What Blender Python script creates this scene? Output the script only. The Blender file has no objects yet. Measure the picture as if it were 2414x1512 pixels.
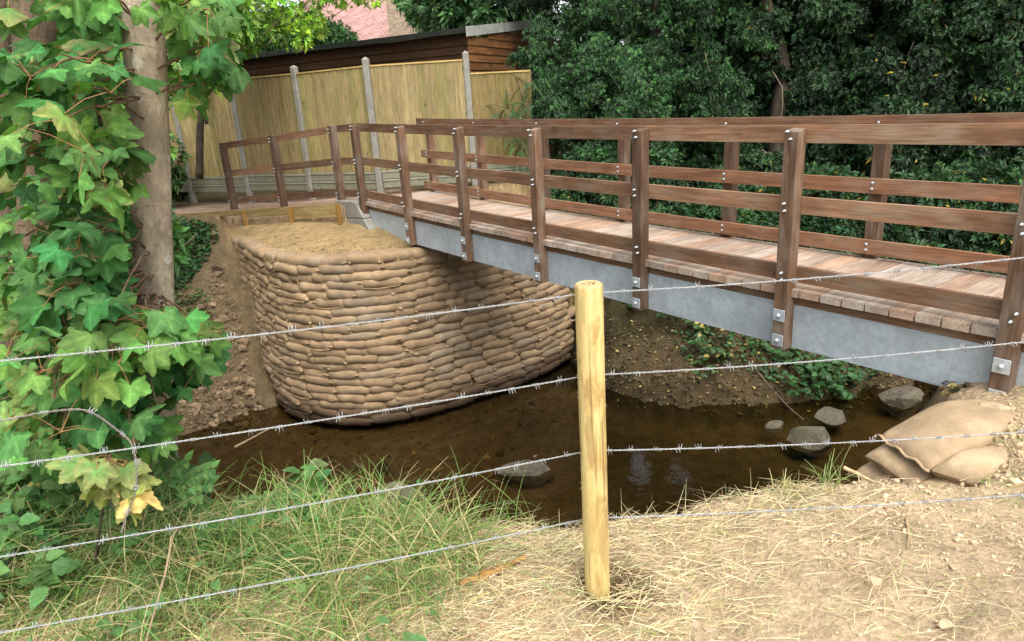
import bpy, math, random
import numpy as np
from mathutils import Vector, Matrix
rng = np.random.default_rng(7)
random.seed(7)
SC = bpy.context.scene
COL = SC.collection
PI = math.pi

# ---------------------------------------------------------------- camera frame (the eye is the origin, z = 0 at eye level)
FPX, CX, CY = 1603.4, 1207.0, 756.0
PITCH, ROLL, YAW = .3107, -.0616, -.9418
fwd = np.array([0, math.cos(PITCH), -math.sin(PITCH)])
rt = np.array([1., 0, 0]); up = np.cross(rt, fwd)
rt, up = math.cos(ROLL)*rt+math.sin(ROLL)*up, -math.sin(ROLL)*rt+math.cos(ROLL)*up
UX = np.array([math.cos(YAW), math.sin(YAW), 0]); VX = np.array([-math.sin(YAW), math.cos(YAW), 0])
ORG = np.array([-2.0652, 9.94, 0]); ZX = np.array([0, 0, 1.])

def ray(x, y): return fwd+rt*(x-CX)/FPX-up*(y-CY)/FPX
def atz(x, y, z): d = ray(x, y); return d*z/d[2]
def atd(x, y, d): return ray(x, y)*d
def aty(x, y, Y): d = ray(x, y); return d*Y/d[1]
def onv(x, y, v):
    d = ray(x, y); n = VX; return d*(((ORG+VX*v)@n)/(d@n))
def px(P):
    P = np.asarray(P); z = P@fwd
    return CX+FPX*(P@rt)/z, CY-FPX*(P@up)/z
def uvz(u, v, z): return ORG+UX*u+VX*v+ZX*z
def camber(u): return -.01205*(u-4)+.00154*(u-4)**2
def B(u, v, z): return uvz(u, v, z+camber(u))

# ---------------------------------------------------------------- noise
def _hash(ix, iy, s):
    n = (ix.astype(np.int64)*374761393+iy.astype(np.int64)*668265263+s*974711) & 0x7fffffff
    n = ((n ^ (n >> 13))*1274126177) & 0x7fffffff
    return ((n ^ (n >> 16)) & 0xffff)/65535.
def vnoise(x, y, s=0):
    x = np.asarray(x, float); y = np.asarray(y, float)
    ix = np.floor(x); iy = np.floor(y); fx = x-ix; fy = y-iy
    fx = fx*fx*(3-2*fx); fy = fy*fy*(3-2*fy)
    a = _hash(ix, iy, s); b = _hash(ix+1, iy, s); c = _hash(ix, iy+1, s); d = _hash(ix+1, iy+1, s)
    return (a*(1-fx)+b*fx)*(1-fy)+(c*(1-fx)+d*fx)*fy-.5
def fbm(x, y, s=0, o=4):
    r = 0; a = 1.
    for k in range(o):
        r = r+a*vnoise(np.asarray(x)*2**k+k*17.3, np.asarray(y)*2**k-k*9.1, s+k); a *= .5
    return r
def sstep(a, b, x):
    t = np.clip((x-a)/(b-a), 0, 1); return t*t*(3-2*t)

# ---------------------------------------------------------------- mesh builder
class MB:
    def __init__(s): s.v = []; s.f = []; s.w = []; s.c = []; s.n = 0
    def add(s, V, F, wc=None, col=(1, 1, 1)):
        V = np.asarray(V, float).reshape(-1, 3); k = len(V)
        wc = V if wc is None else np.asarray(wc, float)
        c = np.asarray(col, float)
        if c.ndim == 1: c = np.tile(c[:3], (k, 1))
        s.v.append(V); s.w.append(wc); s.c.append(c)
        if isinstance(F, np.ndarray): s.f.append(F+s.n)
        else:
            by = {}
            for f in F: by.setdefault(len(f), []).append(f)
            for kk in by: s.f.append(np.asarray(by[kk], np.int64)+s.n)
        s.n += k
    def quadbox(s, c8, col=(1, 1, 1), wc=None):
        F = [(0, 3, 2, 1), (4, 5, 6, 7), (0, 1, 5, 4), (1, 2, 6, 5), (2, 3, 7, 6), (3, 0, 4, 7)]
        s.add(c8, F, wc, col)
    def box(s, o, ax, ay, az, col=(1, 1, 1), bev=0.0, seed=None):
        """box from corner o along three edge vectors; ax is the grain"""
        o = np.asarray(o, float); ax = np.asarray(ax, float); ay = np.asarray(ay, float); az = np.asarray(az, float)
        lx, ly, lz = (np.linalg.norm(a) for a in (ax, ay, az))
        r = rng.random(3)*20 if seed is None else np.array(seed)
        if bev <= 0:
            P = [(0, 0, 0), (1, 0, 0), (1, 1, 0), (0, 1, 0), (0, 0, 1), (1, 0, 1), (1, 1, 1), (0, 1, 1)]
            P = np.array(P, float)
            V = o+P[:, :1]*ax+P[:, 1:2]*ay+P[:, 2:]*az
            s.quadbox(V, col, P*np.array([lx, ly, lz])+r); return
        V = []; idx = {}
        b = (bev/lx, bev/ly, bev/lz)
        for i in (0, 1):
            for j in (0, 1):
                for k in (0, 1):
                    for m in range(3):
                        p = [float(i), float(j), float(k)]
                        for q in range(3):
                            if q != m: p[q] = p[q]+(b[q] if p[q] == 0 else -b[q])
                        idx[(i, j, k, m)] = len(V); V.append(p)
        F = []
        for m in range(3):
            a, c = [q for q in range(3) if q != m]
            for sgn in (0, 1):
                f = []
                for (x, y) in ((0, 0), (1, 0), (1, 1), (0, 1)):
                    k = [0, 0, 0]; k[m] = sgn; k[a] = x; k[c] = y
                    f.append(idx[(*k, m)])
                F.append(f)
        for m in range(3):
            a, c = [q for q in range(3) if q != m]
            for x in (0, 1):
                for y in (0, 1):
                    k0 = [0, 0, 0]; k1 = [0, 0, 0]; k1[m] = 1
                    for k in (k0, k1): k[a] = x; k[c] = y
                    F.append([idx[(*k0, a)], idx[(*k1, a)], idx[(*k1, c)], idx[(*k0, c)]])
        for i in (0, 1):
            for j in (0, 1):
                for k in (0, 1): F.append([idx[(i, j, k, 0)], idx[(i, j, k, 1)], idx[(i, j, k, 2)]])
        P = np.array(V)
        s.add(o+P[:, :1]*ax+P[:, 1:2]*ay+P[:, 2:]*az, F, P*np.array([lx, ly, lz])+r, col)
    def tube(s, pts, rad, n=8, col=(1, 1, 1), caps=True, jit=0., seed=0):
        pts = np.asarray(pts, float); m = len(pts)
        rad = np.full(m, rad) if np.isscalar(rad) else np.asarray(rad, float)
        T = np.gradient(pts, axis=0); T /= np.linalg.norm(T, axis=1)[:, None]+1e-12
        ref = np.array([0, 0, 1.]) if abs(T[0][2]) < .9 else np.array([1., 0, 0])
        a = np.cross(ref, T[0]); a /= np.linalg.norm(a)
        V = []; W = []; L = 0
        th = np.arange(n)/n*2*PI
        for i in range(m):
            a = a-T[i]*(a@T[i]); a /= np.linalg.norm(a); b = np.cross(T[i], a)
            if i: L += np.linalg.norm(pts[i]-pts[i-1])
            r = rad[i]*(1+jit*fbm(np.cos(th)*1.5+L*4, np.sin(th)*1.5+seed, seed))if jit else np.full(n, rad[i])
            V.append(pts[i]+np.outer(np.cos(th)*r, a)+np.outer(np.sin(th)*r, b))
            W.append(np.stack([np.full(n, L), np.cos(th)*rad[i], np.sin(th)*rad[i]], 1))
        F = []
        for i in range(m-1):
            for k in range(n):
                k2 = (k+1) % n
                F.append((i*n+k, i*n+k2, (i+1)*n+k2, (i+1)*n+k))
        if caps: F.append(tuple(range(n-1, -1, -1))); F.append(tuple((m-1)*n+k for k in range(n)))
        s.add(np.concatenate(V), F, np.concatenate(W)+seed*1.7, col)
    def scatter(s, tv, tf, pos, R, sc, col):
        """copies of a template (tv verts, tf list of equal faces) at many places"""
        N = len(pos); k = len(tv)
        if N == 0: return
        sc = np.asarray(sc, float)
        if sc.ndim == 1: sc = np.repeat(sc[:, None], 3, 1)
        V = np.einsum('nij,nkj->nki', R, tv[None]*sc[:, None, :])+pos[:, None, :]
        tf = np.asarray(tf)
        F = (tf[None]+(np.arange(N)*k)[:, None, None]).reshape(-1, tf.shape[1])
        if col.ndim == 2: C = np.repeat(col[:, None, :], k, 1)
        else: C = col
        W = np.repeat(tv[None], N, 0)
        s.add(V.reshape(-1, 3), F, W.reshape(-1, 3), C.reshape(-1, 3))
    def build(s, name, mat, parent=None, smooth=False, origin=None, loc=None):
        me = bpy.data.meshes.new(name)
        V = np.concatenate(s.v)
        if origin is not None: V = V-np.asarray(origin)
        me.vertices.add(len(V)); me.vertices.foreach_set('co', V.ravel())
        tot = sum(a.size for a in s.f); npoly = sum(len(a) for a in s.f)
        me.loops.add(tot); me.loops.foreach_set('vertex_index', np.concatenate([a.ravel() for a in s.f]).astype(np.int32))
        me.polygons.add(npoly)
        sizes = np.concatenate([np.full(len(a), a.shape[1]) for a in s.f])
        st = np.concatenate([[0], np.cumsum(sizes)[:-1]]).astype(np.int32)
        me.polygons.foreach_set('loop_start', st)
        me.polygons.foreach_set('use_smooth', np.full(npoly, bool(smooth)))
        me.update(calc_edges=True)
        a = me.attributes.new('wc', 'FLOAT_VECTOR', 'POINT'); a.data.foreach_set('vector', np.concatenate(s.w).ravel())
        c = np.concatenate(s.c); c4 = np.concatenate([c, np.ones((len(c), 1))], 1)
        a = me.attributes.new('col', 'FLOAT_COLOR', 'POINT'); a.data.foreach_set('color', c4.ravel())
        me.validate()
        if mat: me.materials.append(mat)
        o = bpy.data.objects.new(name, me); COL.objects.link(o)
        if origin is not None: o.location = origin
        if parent: o.parent = parent; o.matrix_parent_inverse = Matrix.Translation(-Vector(parent.location))
        return o

def thing(name, label, cat, loc=(0, 0, 0), group=None):
    o = bpy.data.objects.new(name, None); COL.objects.link(o); o.location = tuple(loc)
    o.empty_display_size = .1
    return tag(o, label, cat, group)
def tag(o, label, cat, group=None, kind=None):
    o['label'] = label; o['category'] = cat
    if group: o['group'] = group
    if kind: o['kind'] = kind
    return o
def setting(o): o['kind'] = 'structure'; return o
def stuff(o, label, cat): o['kind'] = 'stuff'; return tag(o, label, cat)

# ---------------------------------------------------------------- materials
class NT:
    def __init__(s, name):
        s.m = bpy.data.materials.new(name); s.m.use_nodes = True; s.t = s.m.node_tree; s.t.nodes.clear()
        s.out = s.n('ShaderNodeOutputMaterial')
    def n(s, typ, **kw):
        x = s.t.nodes.new(typ)
        for k, v in kw.items():
            if k.startswith('_'): setattr(x, k[1:], v)
            else: s.set(x.inputs[k], v)
        return x
    def set(s, sock, v):
        if isinstance(v, bpy.types.NodeSocket): s.t.links.new(v, sock)
        elif isinstance(v, bpy.types.Node): s.t.links.new(v.outputs[0], sock)
        else:
            if sock.type == 'RGBA' and len(v) == 3: v = (*v, 1)
            sock.default_value = v
    def attr(s, a): return s.n('ShaderNodeAttribute', _attribute_name=a)
    def noise(s, vec, scale, detail=4, rough=.55, dist=0.):
        x = s.n('ShaderNodeTexNoise', Scale=scale, Detail=detail, Roughness=rough, Distortion=dist)
        if vec is not None: s.set(x.inputs['Vector'], vec)
        return x.outputs['Fac']
    def mapping(s, vec, scale, loc=(0, 0, 0)):
        x = s.n('ShaderNodeMapping'); s.set(x.inputs['Vector'], vec); x.inputs['Scale'].default_value = scale; x.inputs['Location'].default_value = loc
        return x.outputs[0]
    def ramp(s, fac, stops):
        x = s.n('ShaderNodeValToRGB'); s.set(x.inputs[0], fac); e = x.color_ramp.elements
        while len(e) < len(stops): e.new(.5)
        for i, (p, c) in enumerate(stops):
            e[i].position = p
            if np.isscalar(c): c = (c, c, c)
            e[i].color = (*c, 1)
        return x.outputs[0]
    def mix(s, fac, a, b, typ='MIX'):
        x = s.n('ShaderNodeMix', _data_type='RGBA', _blend_type=typ)
        s.set(x.inputs[0], fac); s.set(x.inputs[6], a); s.set(x.inputs[7], b)
        return x.outputs[2]
    def math(s, op, a, b=0., c=0.):
        x = s.n('ShaderNodeMath', _operation=op); s.set(x.inputs[0], a); s.set(x.inputs[1], b); s.set(x.inputs[2], c); return x.outputs[0]
    def objrand(s, lo, hi):
        oi = s.n('ShaderNodeObjectInfo'); x = s.n('ShaderNodeMapRange'); s.set(x.inputs[0], oi.outputs['Random'])
        x.inputs[3].default_value = lo; x.inputs[4].default_value = hi; return x.outputs[0]
    def pos(s): return s.n('ShaderNodeNewGeometry').outputs['Position']
    def bump(s, h, strength, dist=.01):
        x = s.n('ShaderNodeBump', Strength=strength, Distance=dist); s.set(x.inputs['Height'], h); return x.outputs[0]
    def pbsdf(s, color, rough=.7, metal=0., spec=.4, normal=None):
        p = s.n('ShaderNodeBsdfPrincipled'); s.set(p.inputs['Base Color'], color); s.set(p.inputs['Roughness'], rough)
        p.inputs['Metallic'].default_value = metal; p.inputs['Specular IOR Level'].default_value = spec
        if normal is not None: s.set(p.inputs['Normal'], normal)
        s.p = p; return p.outputs[0]
    def done(s, sh): s.t.links.new(sh, s.out.inputs['Surface']); return s.m

def m_wood(name, dark, light, grey=None, rnd=(.75, 1.2), gscale=(1.6, 28, 28), bump=.35, rough=.62, spec=.35, knots=0.):
    t = NT(name); w = t.attr('wc').outputs['Vector']
    off = t.n('ShaderNodeVectorMath', _operation='ADD'); t.set(off.inputs[0], w)
    oi = t.n('ShaderNodeObjectInfo'); sc = t.n('ShaderNodeVectorMath', _operation='SCALE')
    cb = t.n('ShaderNodeCombineXYZ', X=oi.outputs['Random'], Y=oi.outputs['Random'], Z=oi.outputs['Random'])
    t.set(sc.inputs[0], cb); sc.inputs['Scale'].default_value = 37.; t.set(off.inputs[1], sc.outputs[0])
    v = off.outputs[0]
    g = t.noise(t.mapping(v, gscale), 1., 6, .6, .4)
    big = t.noise(t.mapping(v, (2.2, 5, 5)), 1., 4)
    c = t.ramp(g, [(.3, dark), (.68, light)])
    c = t.mix(t.ramp(big, [(.35, .0), (.75, .45)]), c, tuple(.5*x for x in dark))
    if grey is not None: c = t.mix(t.ramp(t.noise(t.mapping(v, (3.1, 9, 9)), 1., 5), [(.45, 0.), (.7, .75)]), c, grey)
    if knots:
        vo = t.n('ShaderNodeTexVoronoi', Scale=1.); t.set(vo.inputs['Vector'], t.mapping(v, (3.2, 9, 9)))
        c = t.mix(t.ramp(vo.outputs['Distance'], [(.05, knots), (.16, 0.)]), c, tuple(.3*x for x in dark))
    c = t.mix(1., c, t.ramp(t.noise(t.mapping(v, (5., 95, 95)), 1., 3, .6), [(.3, .68), (.7, 1.22)]), 'MULTIPLY')
    c = t.mix(1., c, t.attr('col').outputs['Color'], 'MULTIPLY')
    rn = t.objrand(*rnd); cc = t.n('ShaderNodeCombineColor', Red=rn, Green=rn, Blue=rn)
    c = t.mix(1., c, cc.outputs[0], 'MULTIPLY')
    return t.done(t.pbsdf(c, rough, 0, spec, t.bump(g, bump, .004)))

def m_leaf(name, rough=.5, trans=.28, spec=.3, tint=(1.2, 1.25, .55), veins=False):
    t = NT(name); c0 = t.attr('col').outputs['Color']
    w = t.attr('wc').outputs['Vector']
    nn = t.noise(t.pos(), 40., 3)
    c = t.mix(1., c0, t.ramp(nn, [(.3, .72), (.7, 1.22)]), 'MULTIPLY')
    if veins:
        sx = t.n('ShaderNodeSeparateXYZ', Vector=w); x, y = t.math('SUBTRACT', sx.outputs[0], .05), sx.outputs[1]; best = None
        for a in (0, 51, -51, 112, -112):
            cs, sn = math.cos(math.radians(a)), math.sin(math.radians(a))
            cr = t.math('ABSOLUTE', t.math('SUBTRACT', t.math('MULTIPLY', x, sn), t.math('MULTIPLY', y, cs)))
            dt = t.math('ADD', t.math('MULTIPLY', x, cs), t.math('MULTIPLY', y, sn))
            d = t.math('ADD', cr, t.math('MULTIPLY', t.math('LESS_THAN', dt, 0.), 9.))
            best = d if best is None else t.math('MINIMUM', best, d)
        c = t.mix(1., c, t.ramp(best, [(.012, (1.25, 1.22, 1.25)), (.04, (1., 1., 1.)), (.16, (.88, .9, .9))]), 'MULTIPLY')
    p = t.pbsdf(c, rough, 0, spec)
    tr = t.n('ShaderNodeBsdfTranslucent', Color=t.mix(1., c, tint, 'MULTIPLY'))
    mx = t.n('ShaderNodeMixShader'); mx.inputs[0].default_value = trans
    t.t.links.new(p, mx.inputs[1]); t.t.links.new(tr.outputs[0], mx.inputs[2])
    return t.done(mx.outputs[0])

def m_col(name, rough=.8, spec=.2, nscale=30., amp=(.7, 1.25), bump=0.):
    t = NT(name); n = t.noise(t.pos(), nscale, 5)
    c = t.mix(1., t.attr('col').outputs['Color'], t.ramp(n, [(.3, amp[0]), (.7, amp[1])]), 'MULTIPLY')
    return t.done(t.pbsdf(c, rough, 0, spec, t.bump(n, bump, .01) if bump else None))

def m_ground():
    t = NT('soil'); P = t.pos(); c0 = t.attr('col').outputs['Color']
    n1 = t.noise(P, 6., 8, .65); n2 = t.noise(P, 45., 6, .7); n3 = t.noise(P, 1.2, 4)
    c = t.mix(1., c0, t.ramp(n1, [(.3, .62), (.7, 1.25)]), 'MULTIPLY')
    c = t.mix(1., c, t.ramp(n2, [(.25, .6), (.75, 1.3)]), 'MULTIPLY')
    c = t.mix(1., c, t.ramp(n3, [(.3, (.88, .85, .82)), (.7, (1.08, 1.06, 1.0))]), 'MULTIPLY')
    vo = t.n('ShaderNodeTexVoronoi', Scale=38., Randomness=1.); t.set(vo.inputs['Vector'], P)
    h = t.math('ADD', t.math('MULTIPLY', n1, .8), t.math('ADD', t.math('MULTIPLY', n2, .5), t.math('MULTIPLY', vo.outputs['Distance'], -.25)))
    return t.done(t.pbsdf(c, .95, 0, .1, t.bump(h, .9, .05)))

def m_hessian():
    t = NT('hessian'); o = t.n('ShaderNodeTexCoord').outputs['Object']; P = t.pos()
    rn = t.objrand(.82, 1.12)
    cc = t.n('ShaderNodeCombineColor', Red=rn, Green=rn, Blue=rn)
    c = t.mix(1., t.attr('col').outputs['Color'], cc.outputs[0], 'MULTIPLY')
    c = t.mix(1., c, t.ramp(t.noise(P, 7., 6, .65), [(.3, .68), (.7, 1.16)]), 'MULTIPLY')
    # grey cement bloom, a stain with its own shape across the middle of the wall
    st = t.noise(P, 1.7, 4, .6)
    c = t.mix(t.ramp(st, [(.54, 0.), (.68, .35)]), c, (.31, .275, .21))
    # wet, darker courses at the water line
    z = t.n('ShaderNodeSeparateXYZ', Vector=P).outputs['Z']
    wet = t.ramp(t.math('MULTIPLY_ADD', z, 3.2, 12.87), [(0., .42), (1., 1.)])
    c = t.mix(1., c, wet, 'MULTIPLY')
    w1 = t.n('ShaderNodeTexWave', _wave_type='BANDS', _bands_direction='X', Scale=70., Distortion=.6); t.set(w1.inputs['Vector'], o)
    w2 = t.n('ShaderNodeTexWave', _wave_type='BANDS', _bands_direction='Z', Scale=70., Distortion=.6); t.set(w2.inputs['Vector'], o)
    h = t.math('ADD', t.math('MULTIPLY', t.math('ADD', w1.outputs['Fac'], w2.outputs['Fac']), .12), t.noise(o, 14., 5))
    return t.done(t.pbsdf(c, .95, 0, .08, t.bump(h, .5, .012)))

def m_water():
    t = NT('stream_water'); P = t.pos()
    h = t.math('ADD', t.noise(t.mapping(P, (1., 1.7, 1.)), 3.2, 4, .5, .6), t.math('MULTIPLY', t.noise(t.mapping(P, (1.6, 1., 1.)), 16., 3, .5, .4), .12))
    b = t.bump(h, .09, .05)
    fr = t.n('ShaderNodeFresnel', IOR=1.33, Normal=b)
    gl = t.n('ShaderNodeBsdfGlossy', Color=(1, 1, 1), Roughness=.03, Normal=b)
    tr = t.n('ShaderNodeBsdfTransparent', Color=(.55, .50, .34))
    mx = t.n('ShaderNodeMixShader', Fac=fr)
    t.t.links.new(tr.outputs[0], mx.inputs[1]); t.t.links.new(gl.outputs[0], mx.inputs[2])
    return t.done(mx.outputs[0])

def m_galv(name, base=(.47, .525, .55), metal=.08, rough=.45):
    t = NT(name); P = t.attr('wc').outputs['Vector']
    n1 = t.noise(P, 3., 5, .6); n2 = t.noise(P, 26., 5, .7); n3 = t.noise(t.mapping(P, (14, 14, 1.2)), 1., 4)
    c = t.mix(t.ramp(n1, [(.35, 0.), (.7, 1.)]), tuple(.8*x for x in base), tuple(1.15*x for x in base))
    c = t.mix(1., c, t.ramp(n2, [(.3, .78), (.7, 1.1)]), 'MULTIPLY')
    c = t.mix(t.ramp(n3, [(.58, 0.), (.72, .5)]), c, (.36, .35, .32))
    return t.done(t.pbsdf(c, t.math('MULTIPLY_ADD', n2, .3, rough-.1), metal, .5, t.bump(n2, .08, .002)))

def m_bark(name, a, b, lich=True):
    t = NT(name); P = t.attr('wc').outputs['Vector']; G = t.pos()
    n = t.noise(t.mapping(P, (7., 16, 16)), 1., 7, .6, .3); n2 = t.noise(G, 3.5, 4); n3 = t.noise(t.mapping(P, (60., 10, 10)), 1., 3); n4 = t.noise(t.mapping(P, (26., 60, 60)), 1., 4, .65)
    c = t.mix(1., t.ramp(n, [(.3, a), (.7, b)]), t.ramp(n4, [(.3, .62), (.7, 1.2)]), 'MULTIPLY')
    c = t.mix(t.ramp(n2, [(.42, 0.), (.62, .75)]), c, tuple(.55*x for x in a))
    c = t.mix(t.ramp(n3, [(.62, 0.), (.72, .4)]), c, tuple(.5*x for x in a))
    if lich:
        vo = t.n('ShaderNodeTexVoronoi', Scale=7.5, Randomness=1.); t.set(vo.inputs['Vector'], G)
        c = t.mix(t.ramp(vo.outputs['Distance'], [(.13, .65), (.19, 0.)]), c, (.52, .51, .43))
    return t.done(t.pbsdf(c, .85, 0, .2, t.bump(t.math('ADD', n, t.math('ADD', t.math('MULTIPLY', n3, .4), t.math('MULTIPLY', n4, .6))), .7, .012)))

def m_stone(name, a, b):
    t = NT(name); P = t.pos(); n = t.noise(P, 14., 7, .65); n2 = t.noise(P, 3., 3)
    c = t.ramp(n, [(.3, a), (.7, b)]); c = t.mix(t.ramp(n2, [(.45, 0.), (.65, .5)]), c, (.12, .115, .06))
    return t.done(t.pbsdf(c, .85, 0, .25, t.bump(n, .6, .03)))

def m_tiles():
    t = NT('clay_tiles'); w = t.attr('wc').outputs['Vector']
    br = t.n('ShaderNodeTexBrick', Color1=(.36, .20, .17), Color2=(.47, .29, .25), Mortar=(.16, .09, .08), Scale=1.)
    t.set(br.inputs['Vector'], w); br.inputs['Brick Width'].default_value = .22; br.inputs['Row Height'].default_value = .14; br.inputs['Mortar Size'].default_value = .012
    c = t.mix(1., br.outputs[0], t.ramp(t.noise(w, 2., 5), [(.3, .8), (.7, 1.2)]), 'MULTIPLY')
    return t.done(t.pbsdf(c, .8, 0, .2, t.bump(br.outputs['Fac'], .5, -.02)))
def m_brick():
    t = NT('house_brick'); w = t.attr('wc').outputs['Vector']
    br = t.n('ShaderNodeTexBrick', Color1=(.34, .20, .11), Color2=(.50, .36, .22), Mortar=(.5, .46, .4), Scale=1.)
    t.set(br.inputs['Vector'], w); br.inputs['Brick Width'].default_value = .22; br.inputs['Row Height'].default_value = .075; br.inputs['Mortar Size'].default_value = .01
    return t.done(t.pbsdf(t.mix(1., br.outputs[0], t.ramp(t.noise(w, 5., 4), [(.3, .75), (.7, 1.2)]), 'MULTIPLY'), .85, 0, .2))
def m_postwood():
    t = NT('peeled_pine'); v = t.attr('wc').outputs['Vector']
    g = t.noise(t.mapping(v, (3., 32, 32)), 1., 6, .6, .5); big = t.noise(t.mapping(v, (4., 14, 14)), 1., 4, .6, .6)
    c = t.ramp(g, [(.28, (.44, .285, .09)), (.68, (.72, .56, .25))])
    c = t.mix(t.ramp(big, [(.5, 0.), (.6, .8)]), c, (.36, .23, .08))
    c = t.mix(t.ramp(t.noise(v, 7., 3), [(.4, 0.), (.7, .35)]), c, (.56, .55, .24))
    vo = t.n('ShaderNodeTexVoronoi', Scale=1.); t.set(vo.inputs['Vector'], t.mapping(v, (7., 14, 14)))
    c = t.mix(t.ramp(vo.outputs['Distance'], [(.08, .9), (.17, 0.)]), c, (.26, .14, .05))
    ck = t.noise(t.mapping(v, (1.3, 70, 70)), 1., 3, .5, .3); c = t.mix(t.ramp(ck, [(.66, 0.), (.70, .75)]), c, (.22, .13, .05))
    c = t.mix(1., c, t.attr('col').outputs['Color'], 'MULTIPLY')
    return t.done(t.pbsdf(c, .7, 0, .25, t.bump(g, .5, .004)))
def m_plain(name, base, amp=(.8, 1.15), sc=12., rough=.85, bump=.3, spec=.2):
    t = NT(name); P = t.attr('wc').outputs['Vector']; n = t.noise(P, sc, 6, .65)
    c = t.mix(1., base, t.ramp(n, [(.3, amp[0]), (.7, amp[1])]), 'MULTIPLY')
    c = t.mix(1., c, t.attr('col').outputs['Color'], 'MULTIPLY')
    return t.done(t.pbsdf(c, rough, 0, spec, t.bump(n, bump, .006)))

M = dict(
    rail=m_wood('hardwood_rail', (.155, .077, .040), (.33, .178, .098), (.27, .20, .135), (.72, 1.28), knots=.35),
    post=m_wood('hardwood_post', (.10, .054, .031), (.235, .130, .075), (.25, .205, .155), (.6, 1.3)),
    deck=m_wood('hardwood_deck', (.36, .28, .215), (.54, .44, .345), (.55, .48, .40), (1., 1.), (1.2, 18, 18), .2),
    pale=m_wood('pale_treated_timber', (.36, .245, .085), (.55, .42, .18), None, (.9, 1.1), (1.5, 20, 20), .25, .8, .15, .35),
    fence=m_wood('fence_boards', (.36, .265, .125), (.52, .40, .205), (.32, .27, .14), (.92, 1.08), (1.2, 30, 30), .2, .85, .12, .75),
    shed=m_wood('shed_boards', (.075, .036, .016), (.165, .085, .04), None, (.9, 1.1), (1., 14, 14), .3, .8, .15, .2),
    concrete=m_plain('concrete', (.27, .26, .22), (.75, 1.15), 9.), galv=m_galv('galvanised_steel'),
    zinc=m_galv('zinc_plate', (.52, .56, .58), .3, .4), wire=m_galv('galvanised_wire', (.50, .51, .51), .45, .4),
    rust=m_galv('weathered_wire', (.33, .30, .26), .3, .6),
    bag=m_hessian(), ground=m_ground(), water=m_water(), leaf=m_leaf('leaf'), sycleaf=m_leaf('sycamore_leaf', .6, .26, .16, (1.15, 1.2, .6), True), hedge=m_leaf('hedge_leaf', .5, .15, .3),
    grass=m_leaf('grass_blade', .55, .3, .25), straw=m_leaf('straw', .8, .12, .15, (1, 1, .8)),
    bark=m_bark('smooth_bark', (.34, .275, .19), (.56, .47, .345)), bark2=m_bark('brown_bark', (.12, .083, .053), (.215, .155, .10), False), darkbark=m_bark('dark_bark', (.038, .028, .02), (.08, .062, .042), False),
    twig=m_col('twig', .75, .2, 40.), stone=m_stone('stream_stone', (.065, .055, .04), (.17, .145, .105)),
    wetstone=m_stone('wet_stone', (.05, .045, .035), (.15, .125, .095)),
    clod=m_col('soil_clod', .95, .1, 25., (.7, 1.25), .4), tiles=m_tiles(), brick=m_brick(), pine=m_postwood(),
    felt=m_plain('roof_felt', (.022, .026, .02), (.6, 1.4), 6.), fascia=m_plain('grey_fascia', (.40, .40, .36), (.6, 1.15), 5.),
)

# ---------------------------------------------------------------- terrain
EBX = [-150, -30, -6, -2.6, -1.9, -.9, .2, .9, 1.6, 1.8, 1.95, 2.1, 2.25, 2.42, 2.6, 3.3, 4.5, 8, 30, 150]
EBY = [3.2, 3.2, 3.2, 3.1, 3.0, 2.86, 2.62, 2.78, 2.82, 2.78, 2.70, 2.66, 2.80, 3.35, 3.75, 4.5, 5.0, 5.6, 8, 20]
FBX = [-150, -30, -6, -4.6, -3.5, -2.6, 0., .85, 1.15, 1.6, 2.4, 3.2, 4.36, 5.74, 8, 30, 150]
FBY = [9, 8.6, 8.25, 8.45, 9.2, 9.6, 10.7, 10.5, 9.3, 8.55, 8.15, 8.05, 8.15, 8.55, 9.6, 14, 40]
WZ = -4.07
def pathz(u): return np.clip(-1.26+.07*u, -1.55, -1.24)
# the foot of the sandbag wall in bridge coordinates
WALL = [(-3.2, -1.58), (-1.2, -1.60), (-.3, -1.62)]
for a in np.linspace(-88, 0, 12)[1:]:
    WALL.append((-.1+1.74*math.cos(math.radians(a)), .12+1.74*math.sin(math.radians(a))))
WALL += [(1.67, 1.2), (1.63, 2.0), (1.45, 2.65), (1.2, 3.2), (.8, 3.7)]
WALL = np.array(WALL)
def sdist(poly, x, y):
    """positive inside"""
    x = np.asarray(x, float); y = np.asarray(y, float)
    d = np.full(x.shape, 1e9); ins = np.zeros(x.shape, bool); n = len(poly)
    for i in range(n):
        ax, ay = poly[i]; bx, by = poly[(i+1) % n]
        ex, ey = bx-ax, by-ay; t = np.clip(((x-ax)*ex+(y-ay)*ey)/(ex*ex+ey*ey+1e-12), 0, 1)
        d = np.minimum(d, (x-ax-t*ex)**2+(y-ay-t*ey)**2)
        c = ((ay > y) != (by > y)) & (x < (bx-ax)*(y-ay)/(by-ay+1e-12)+ax); ins ^= c
    d = np.sqrt(d); return np.where(ins, d, -d)
WPOLY = np.concatenate([WALL, [(-.5, 4.2), (-3.2, 4.2)]])
EDGE = [atz(803, 479, -1.29), atz(690, 487, -1.38), atz(580, 494, -1.455), atz(420, 505, -1.53)]
EUV = [((p-ORG)@UX, (p-ORG)@VX) for p in EDGE]
PPOLY = [(a, b+.10) for a, b in EUV]+[(-12, -4), (-16, 3), (-16, 9), (0, 9), (.0, 1.5), (-.02, .25)]
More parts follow.
